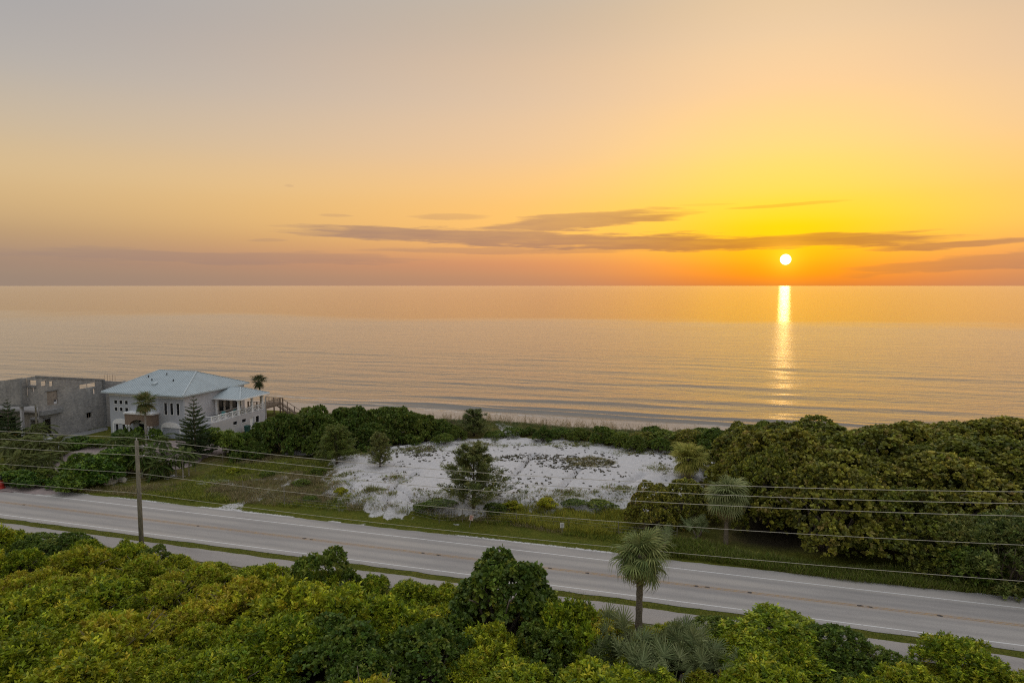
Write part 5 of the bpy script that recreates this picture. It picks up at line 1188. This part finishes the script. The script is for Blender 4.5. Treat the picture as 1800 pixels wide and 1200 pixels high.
# rear wing behind the house
rx = at_t(220, 668, yb).x
bk(MB().box(SX + 0.01, rx, yb - 0.22, yb, 0.3, 8.85), 'wall', 'block')
bk(MB().box(rx - 0.22, rx, yb + 0.01, 108, 0.3, 8.8), 'wall', 'block')
bk(MB().box(SX - 0.02, SX + 0.45, yb - 0.42, yb - 0.223, 0.3, 9.05), 'column', 'concrete')
for x in (-125, -119, -113, -107): bk(MB().box(x - 0.2, x + 0.2, 107.4, 107.8, 0.2, 7.0), 'column', 'concrete')
for i in range(5):
    p = at_t(185 + 4.5 * i, 664, yb)
    bk(MB().tube([(p.x, yb - 0.1, 8.6), (p.x + 0.02, yb - 0.1, 9.9 + 0.15 * (i % 2))], 0.022, 5), 'rebar', 'rust')
tag(bb, 'unfinished grey concrete block building with open window holes', 'building')
# timber prop leaning against it
p0 = at_t(64, 748, 82.6); p0.z = 0.45
e = empty('timber_post', p0); MB().tube([(0, 0, -0.3), (-0.1, 0.1, 3.2), (-0.2, 0.2, 6.3)], [0.15, 0.14, 0.12], 8).build('shaft', M['polewood'], e); MB().box(-0.24, 0.06, 0.0, 0.3, 5.9, 6.05).build('bracket', M['steel'], e)
tag(e, 'grey timber post standing in front of the block building doorway', 'post')
# tarp bundle
p0 = at_g(81, 777)
r_ = np.random.default_rng(5); nu, nv = 14, 9; V, F = [], []
for j in range(nv):
    for i in range(nu):
        a = 6.283 * i / nu; b = math.pi * j / (nv - 1); k = 1 + 0.16 * math.sin(3 * a + j) + 0.08 * r_.normal()
        V.append((0.95 * k * math.cos(a) * math.sin(b), 0.7 * k * math.sin(a) * math.sin(b), max(-0.02, 0.62 + 0.66 * k * math.cos(b))))
for j in range(nv - 1):
    for i in range(nu): F.append((j * nu + i, j * nu + (i + 1) % nu, (j + 1) * nu + (i + 1) % nu, (j + 1) * nu + i))
e = empty('bulk_bag', p0); link('bag', np_mesh('bag', V, F, M['sack']), e)
MB().tube([(-0.5, 0, 1.0), (-0.3, 0.05, 1.5), (0.0, 0, 1.2), (0.3, 0.05, 1.5), (0.5, 0, 1.0)], 0.05, 6).build('strap', M['sack'], e)
tag(e, 'white bulk bag on the concrete apron beside the block building', 'bag')

# ------------------------------------------------------------------ garden of the house
PG = [(0.030, 0.048, 0.012), (0.042, 0.062, 0.014), (0.060, 0.078, 0.02)]
PIN = [pinnate_frond('palm_frond', 540 + i, 2.0, 22, PG, 0.45 + 0.15 * i) for i in range(3)]
PINY = [pinnate_frond('palm_frond', 545 + i, 2.0, 22, [(0.045, 0.060, 0.016), (0.062, 0.074, 0.022), (0.085, 0.088, 0.032)], 0.55) for i in range(2)]
WSH = [fan_frond('fan_frond', 550 + i, 0.9, 0.7, 22, [(0.045, 0.065, 0.02), (0.07, 0.08, 0.03), (0.10, 0.09, 0.035)], 0.3) for i in range(2)]
p = at_t(257, 772, 86.5); p.z = tz(p.x, p.y); top = at_t(257, 706, p.y)
palm('fan_palm', p, top.z - p.z, WSH, 42, 1.3, 'slim fan palm standing in front of the house entrance', rad=0.15, seed=21, dead=[fan_frond('dry_frond', 560, 0.8, 0.5, 18, [(0.16, 0.13, 0.07)], 0.7)], droop_lo=-80, trunk_mat='palebark')
p = at_t(459, 700, 118.0); p.z = tz(p.x, p.y); top = at_t(453, 668, p.y)
DRK = [fan_frond('fan_frond', 565 + i, 1.0, 0.8, 20, [(0.025, 0.032, 0.014), (0.035, 0.042, 0.016)], 0.5) for i in range(2)]
palm('fan_palm', p, top.z - p.z, DRK, 30, 0.98, 'dark fan palm behind the house against the sea', rad=0.17, lean=-0.06, seed=22, droop_lo=-65)
def garden_palm(px, py, h, n, fl, label, group, seed, fr=PIN, up=0.3):
    p = at_g(px, py); return palm('garden_palm', p, h, fr, n, fl, label, rad=0.08, lean=0.05 * ((seed % 3) - 1), seed=seed, group=group, boots=False, droop_lo=-35, up_hi=75, trunk_mat='palebark')
for i, (px, py, h) in enumerate([(310, 838, 3.0), (322, 840, 3.4), (332, 836, 2.8)]):
    garden_palm(px, py, h, 18, 0.78, 'small garden palm with a bare pale trunk beside the driveway', 'pale-trunked palms beside the driveway', 30 + i)
for i, (px, py, h) in enumerate([(250, 838, 2.6), (275, 842, 1.6), (290, 838, 2.0), (232, 830, 3.0), (265, 828, 2.8), (285, 800, 2.2), (240, 795, 1.8), (215, 792, 2.0), (205, 802, 2.2)]):
    garden_palm(px, py, h, 22, 0.9, 'bushy dark garden palm in the bed in front of the house', 'dark palms in front of the house', 40 + i)
for i, (px, py, h) in enumerate([(20, 815, 2.4), (45, 808, 2.6), (70, 812, 2.8), (92, 812, 2.2), (30, 838, 2.2), (60, 836, 2.2), (85, 835, 1.8), (8, 800, 2.6), (105, 800, 2.0), (62, 785, 2.4), (75, 776, 2.0)]):
    garden_palm(px, py, h, 22, 1.0, 'grey-green feathery palm in the clump beside the driveway mouth', 'feathery palms beside the driveway mouth', 60 + i, PINY)
GS = [(0.040, 0.075, 0.010), (0.060, 0.100, 0.012), (0.085, 0.125, 0.016), (0.030, 0.055, 0.010)]
GSH = [(crown_mesh('garden_crown', 700 + i, 2.0, 2.2, 14, 620, 10, 0.24, GS, None, up=0.5, wl=0.5, shell=0.3), stem_mesh('garden_stem', 700 + i, 1.8, 2.0, 6, 0.05)) for i in range(3)]
for i, (px, pb, pt, w) in enumerate([(125, 862, 826, 60), (160, 850, 800, 80), (200, 836, 788, 80), (180, 850, 812, 70), (225, 830, 795, 50), (110, 855, 835, 40), (145, 838, 795, 60)]):
    bush(px, pb, pt, w, GSH[i % 3], 'glossy green garden shrub on the bank beside the driveway', 'garden_shrub', group='green shrubs beside the driveway')
for i, (px, pb, pt, w) in enumerate([(55, 856, 832, 50), (20, 852, 826, 60), (78, 850, 824, 40), (-15, 850, 815, 60)]):
    bush(px, pb, pt, w, (GSH + DKB)[(i + 1) % 6], 'low dark shrub under the feathery palms at the driveway mouth', 'garden_shrub', group='low shrubs under the feathery palms')
for i, (px, pb, pt, w) in enumerate([(208, 772, 755, 30), (240, 776, 750, 32), (272, 776, 752, 28), (140, 776, 765, 36), (165, 785, 770, 40), (120, 790, 772, 40), (225, 768, 749, 16)]):
    bush(px, pb, pt, w, GSH[i % 3], 'small green bush in the planting below the house windows', 'garden_shrub', group='bushes below the house windows')
# flowering trees with bare forked stems on the right of the drive
PLU = (crown_mesh('plumeria_crown', 720, 1.8, 3.2, 10, 420, 9, 0.26, [(0.06, 0.095, 0.014), (0.085, 0.12, 0.02), (0.045, 0.07, 0.012)], None, up=0.6, wl=0.4, lo=0.2, hi=0.3, shell=0.3, z0=0.62), stem_mesh('plumeria_stem', 720, 1.4, 2.9, 5, 0.06, 'palebark', 0.1, 0.4))
for i, (px, pb, pt, w) in enumerate([(372, 795, 752, 42), (395, 800, 756, 46), (420, 800, 760, 44), (345, 800, 775, 34), (408, 806, 762, 40)]):
    bush(px, pb, pt, w, PLU, 'small tree with bare forked pale stems beside the house drive', 'garden_tree', cat='tree', group='small trees beside the drive', stem_name='trunk')
for i, (px, pb, pt, w) in enumerate([(425, 808, 782, 50), (450, 806, 775, 50), (440, 800, 770, 36)]):
    bush(px, pb, pt, w, (HEDGE if i else DKB)[i % 3], 'grey-green shrub between the small trees and the dune hedge', 'garden_shrub', group='shrubs right of the drive')
# Norfolk pines
def pine_branch(name, seed):
    r = np.random.default_rng(seed); V, F, C = [], [], []; n = 20
    P, D = [], []
    for i in range(n):
        u = 0.12 + 0.88 * i / (n - 1)
        for sg in (-1, 1):
            P.append((u, 0, 0.16 * u * u)); D.append((0.75, sg * (0.72 - 0.2 * u), 0.28))
    P, D = np.array(P), unit(np.array(D)); L = 0.26 * (1.15 - 0.6 * P[:, 0])
    V1, F1 = leaves(P, D, L, np.full(len(P), 0.045), -0.1, r)
    V2, F2 = leaves(P + D * (L * 0.3)[:, None], unit(D + np.array([0, 0, 0.7])), L * 0.7, np.full(len(P), 0.04), -0.1, r)
    V3, F3 = leaves(np.array([[0, 0, 0], [0, 0, 0.0]]), unit(np.array([[1, 0, 0.1], [1, 0.0, 0.14]])), np.array([1.02, 1.0]), np.array([0.05, 0.05]), -0.02, r)
    V = np.concatenate([V1, V2, V3]); F = np.concatenate([F1, F2 + len(V1), F3 + len(V1) + len(V2)])
    c = np.repeat(pal(r, len(V) // 4, [(0.022, 0.036, 0.014), (0.032, 0.048, 0.018), (0.042, 0.058, 0.020)]), 4, axis=0)
    return np_mesh(name, V, F, M['leaf'], col=c)
PB = [pine_branch('pine_branch', 740 + i) for i in range(3)]
def norfolk(px, pb, pt, wpx, tiers, label, seed):
    r = random.Random(seed); p = at_g(px, pb); h = at_t(px, pt, p.y).z - p.z; R = wpx / FPX * math.hypot(p.x, p.y) / 2
    e = empty('norfolk_pine', p); MB().tube([(0, 0, -0.3), (0, 0, h * 0.5), (0, 0, h * 0.99)], [0.17, 0.10, 0.02], 8).build('trunk', M['bark'], e, True)
    for i in range(tiers):
        u = 0.10 + 0.88 * i / (tiers - 1); nb = 7 if u < 0.8 else 5
        for k in range(nb):
            l_ = (R * (1 - u) ** 0.8 + 0.22) * r.uniform(0.85, 1.1)
            o = link('branch', r.choice(PB), e, (0, 0, h * u)); o.rotation_euler = (r.uniform(-0.2, 0.2), -math.radians(-4 + 22 * u + r.uniform(-5, 5)), k * 6.283 / nb + i * 0.5)
            o.scale = (l_, l_ * 1.15, l_ * 1.1)
    return tag(e, label, 'tree')
norfolk(344, 808, 696, 68, 15, 'tall dark Norfolk pine in front of the house side wall', 1)
norfolk(17, 785, 702, 48, 12, 'dark Norfolk pine in front of the block building', 2)
ORG = crown_mesh('croton_crown', 760, 1.0, 0.9, 10, 260, 9, 0.2, [(0.28, 0.11, 0.03), (0.20, 0.12, 0.03), (0.12, 0.08, 0.02)], None, up=0.5)
bush(30, 768, 755, 30, (ORG, stem_mesh('croton_stem', 760, 0.8, 0.8, 5, 0.03)), 'orange-leaved shrub at the foot of the Norfolk pine by the block building', 'croton')
# pale boulders on the bank
for i, (px, py, k) in enumerate([(184, 846, 0.55), (194, 850, 0.7), (203, 846, 0.65), (215, 846, 0.6)]):
    r_ = np.random.default_rng(30 + i); p = at_g(px, py); V, F, nu, nv = [], [], 9, 6
    for j in range(nv):
        for q_ in range(nu):
            a = 6.283 * q_ / nu; b = math.pi * j / (nv - 1); kk = r_.uniform(0.8, 1.12) if 0 < j < nv - 1 else 1
            V.append((1.3 * k * kk * math.cos(a) * math.sin(b), 0.8 * k * kk * math.sin(a) * math.sin(b), 0.3 * k + 0.75 * k * kk * math.cos(b)))
    for j in range(nv - 1):
        for q_ in range(nu): F.append((j * nu + q_, j * nu + (q_ + 1) % nu, (j + 1) * nu + (q_ + 1) % nu, (j + 1) * nu + q_))
    tag(link('boulder', np_mesh('boulder', V, F, M['rock']), None, p, (0, 0, i)), 'pale boulder on the grassy bank between road and house', 'boulder', 'boulders on the bank')
# red drum at the frame edge
p = at_g(1, 858)
e = empty('drum', p); MB().lathe([(0.42, 0), (0.46, 0.08), (0.46, 0.1), (0.44, 0.12), (0.42, 0.5), (0.44, 0.52), (0.42, 0.54), (0.40, 1.2)], 16).build('body', M['redplastic'], e, True)
MB().lathe([(0.40, 1.203), (0.41, 1.24), (0.36, 1.5), (0.2, 1.6), (0.02, 1.62)], 16).build('lid', M['blackplastic'], e, True); MB().lathe([(0.58, 0), (0.58, 0.09), (0.48, 0.1)], 16).build('base_ring', M['redplastic'], e)
tag(e, 'red plastic drum with a dark top beside the driveway mouth', 'drum')

# ------------------------------------------------------------------ utility line
ATT = [(11.25, 0.0), (10.45, 0.75), (9.55, 0.75), (7.75, 0.14), (5.75, 0.14)]          # height and offset of each wire at the pole in view
def utility_pole(s, t, h, label, dz):
    e = empty('utility_pole', (s, t, tz(s, t)))
    MB().tube([(0, 0, -0.5), (-0.03, 0, h * 0.5), (-0.05, 0, h)], [0.235, 0.21, 0.165], 12).build('shaft', M['polewood'], e, True)
    MB().lathe([(0.03, 0), (0.07, 0.02), (0.07, 0.1), (0.04, 0.13), (0.06, 0.2), (0.03, 0.25)], 8, (-0.05, 0, h)).build('insulator', M['porcelain'], e, True)
    for z, off in ATT[1:3]:
        z = z + dz
        br = MB().tube([(0.1, 0, z - 0.28), (0.45, 0, z - 0.1), (off, 0, z - 0.06)], 0.035, 6).tube([(0.1, 0, z - 0.02), (off, 0, z - 0.06)], 0.03, 6).build('bracket', M['steel'], e)
        MB().lathe([(0.04, -0.06), (0.09, -0.02), (0.07, 0.02), (0.09, 0.06), (0.04, 0.1)], 8, (off, 0, z)).build('insulator', M['porcelain'], br, True)
    for z, off in ATT[3:]: MB().box(0.08, 0.2, -0.05, 0.05, z + dz - 0.1, z + dz + 0.1).build('clamp', M['steel'], e)
    MB().box(-0.20, -0.155, -0.04, 0.04, 2.4, 2.7).build('tag_plate', M['steel'], e)
    return tag(e, label, 'utility pole', None)
ps_, pt_ = -53.7, 52.3
utility_pole(ps_, pt_, 11.0, 'weathered wooden utility pole beside the path', 0)
utility_pole(31.0, 52.6, 13.0, 'taller wooden utility pole beside the path further along the road', 2.0)
utility_pole(-128.0, 52.3, 11.0, 'wooden utility pole far along the path beyond the driveway', 0.0)
WN = ['topmost power line wire on the pole tops', 'second power line wire, on the upper side bracket', 'third power line wire, on the lower side bracket', 'thin telecom cable below the power line brackets', 'lowest thin telecom cable, sagging over the verge']
# sag fitted per span: world height of each wire along the run
for k, (z, off) in enumerate(ATT):
    pts = []
    xl, xc, xr = -128.0 + off, ps_ + off, 31.0 + off
    for (a, b, za, zb, sg) in ((xl, xc, z, z, 0.6), (xc, xr, z, [13.25, 12.45, 11.55, 9.35, 6.6][k], [1.55, 1.45, 1.35, 1.1, 0.75][k])):
        for i in range(31 if b == xr else 30):
            u = i / 30; pts.append((a + (b - a) * u, pt_ + 0.3 * (u if b == xr else 0), za + (zb - za) * u - sg * 4 * u * (1 - u)))
    o = MB().tube(pts, 0.021 if k < 3 else 0.017, 5).build('power_line', M['wire'])
    tag(o, WN[k], 'power line')

# ------------------------------------------------------------------ verge signs and fences
def sign(px, pyb, pyt, label, face, ink, w, h, tilt):
    p = at_g(px, pyb); top = at_t(px, pyt, p.y).z - p.z
    e = empty('sign', p, YAW * 0.6); e.rotation_euler = (0, tilt, YAW * 0.6)
    MB().box(-0.03, 0.03, -0.02, 0.02, -0.3, top - h * 0.3).build('post', M['steel'], e)
    pn = MB().box(-w / 2, w / 2, -0.035, -0.023, top - h, top).build('panel', M[face], e)
    mb = MB()
    for i, (a, b) in enumerate([(-0.38, 0.38), (-0.3, 0.36), (-0.36, 0.2), (-0.25, 0.3)]): mb.box(a * w, b * w, -0.042, -0.037, top - h * (0.28 + 0.19 * i), top - h * (0.2 + 0.19 * i))
    mb.build('lettering', M[ink], pn)
    return tag(e, label, 'sign')
sign(825, 926, 904, 'tilted faded pink-white sign on a post at the far verge', 'signpink', 'signred', 0.46, 0.60, 0.22)
sign(988, 938, 918, 'small upright white sign on a post in front of the yellow grass', 'signwhite', 'signgrey', 0.44, 0.55, 0.0)
def fence(pixels, hs, label, rad=0.035, mat='polewood', wires=(0.35, 0.7, 1.0)):
    P = [at_g(x, y) for x, y in pixels]; e = empty('fence', P[0])
    for p, h in zip(P, hs):
        o = MB().tube([(0, 0, -0.3), (0, 0, h)], rad if h < 2 else rad * 1.8, 7).build('post', M[mat], e); o.location = p - P[0]
    for w in wires:
        o = MB()
        for a, b in zip(P[:-1], P[1:]): o.tube([a - P[0] + Vector((0, 0, w)), (a + b) / 2 - P[0] + Vector((0, 0, w - 0.04)), b - P[0] + Vector((0, 0, w))], 0.006, 4)
        o.build('wire', M['steel'], e)
    return tag(e, label, 'fence')
fence([(199, 857), (289, 842), (344, 830), (392, 815)], [1.5, 1.5, 1.5, 1.6], 'thin wire fence climbing along the house garden boundary')
fence([(427, 866), (500, 889), (596, 899), (716, 906), (772, 919), (813, 917), (908, 921), (1000, 928), (1087, 940), (1190, 950)], [1.6, 2.3, 1.3, 1.4, 1.2, 1.5, 1.3, 1.3, 1.5, 1.4], 'wire fence on mixed posts between the verge and the sand')
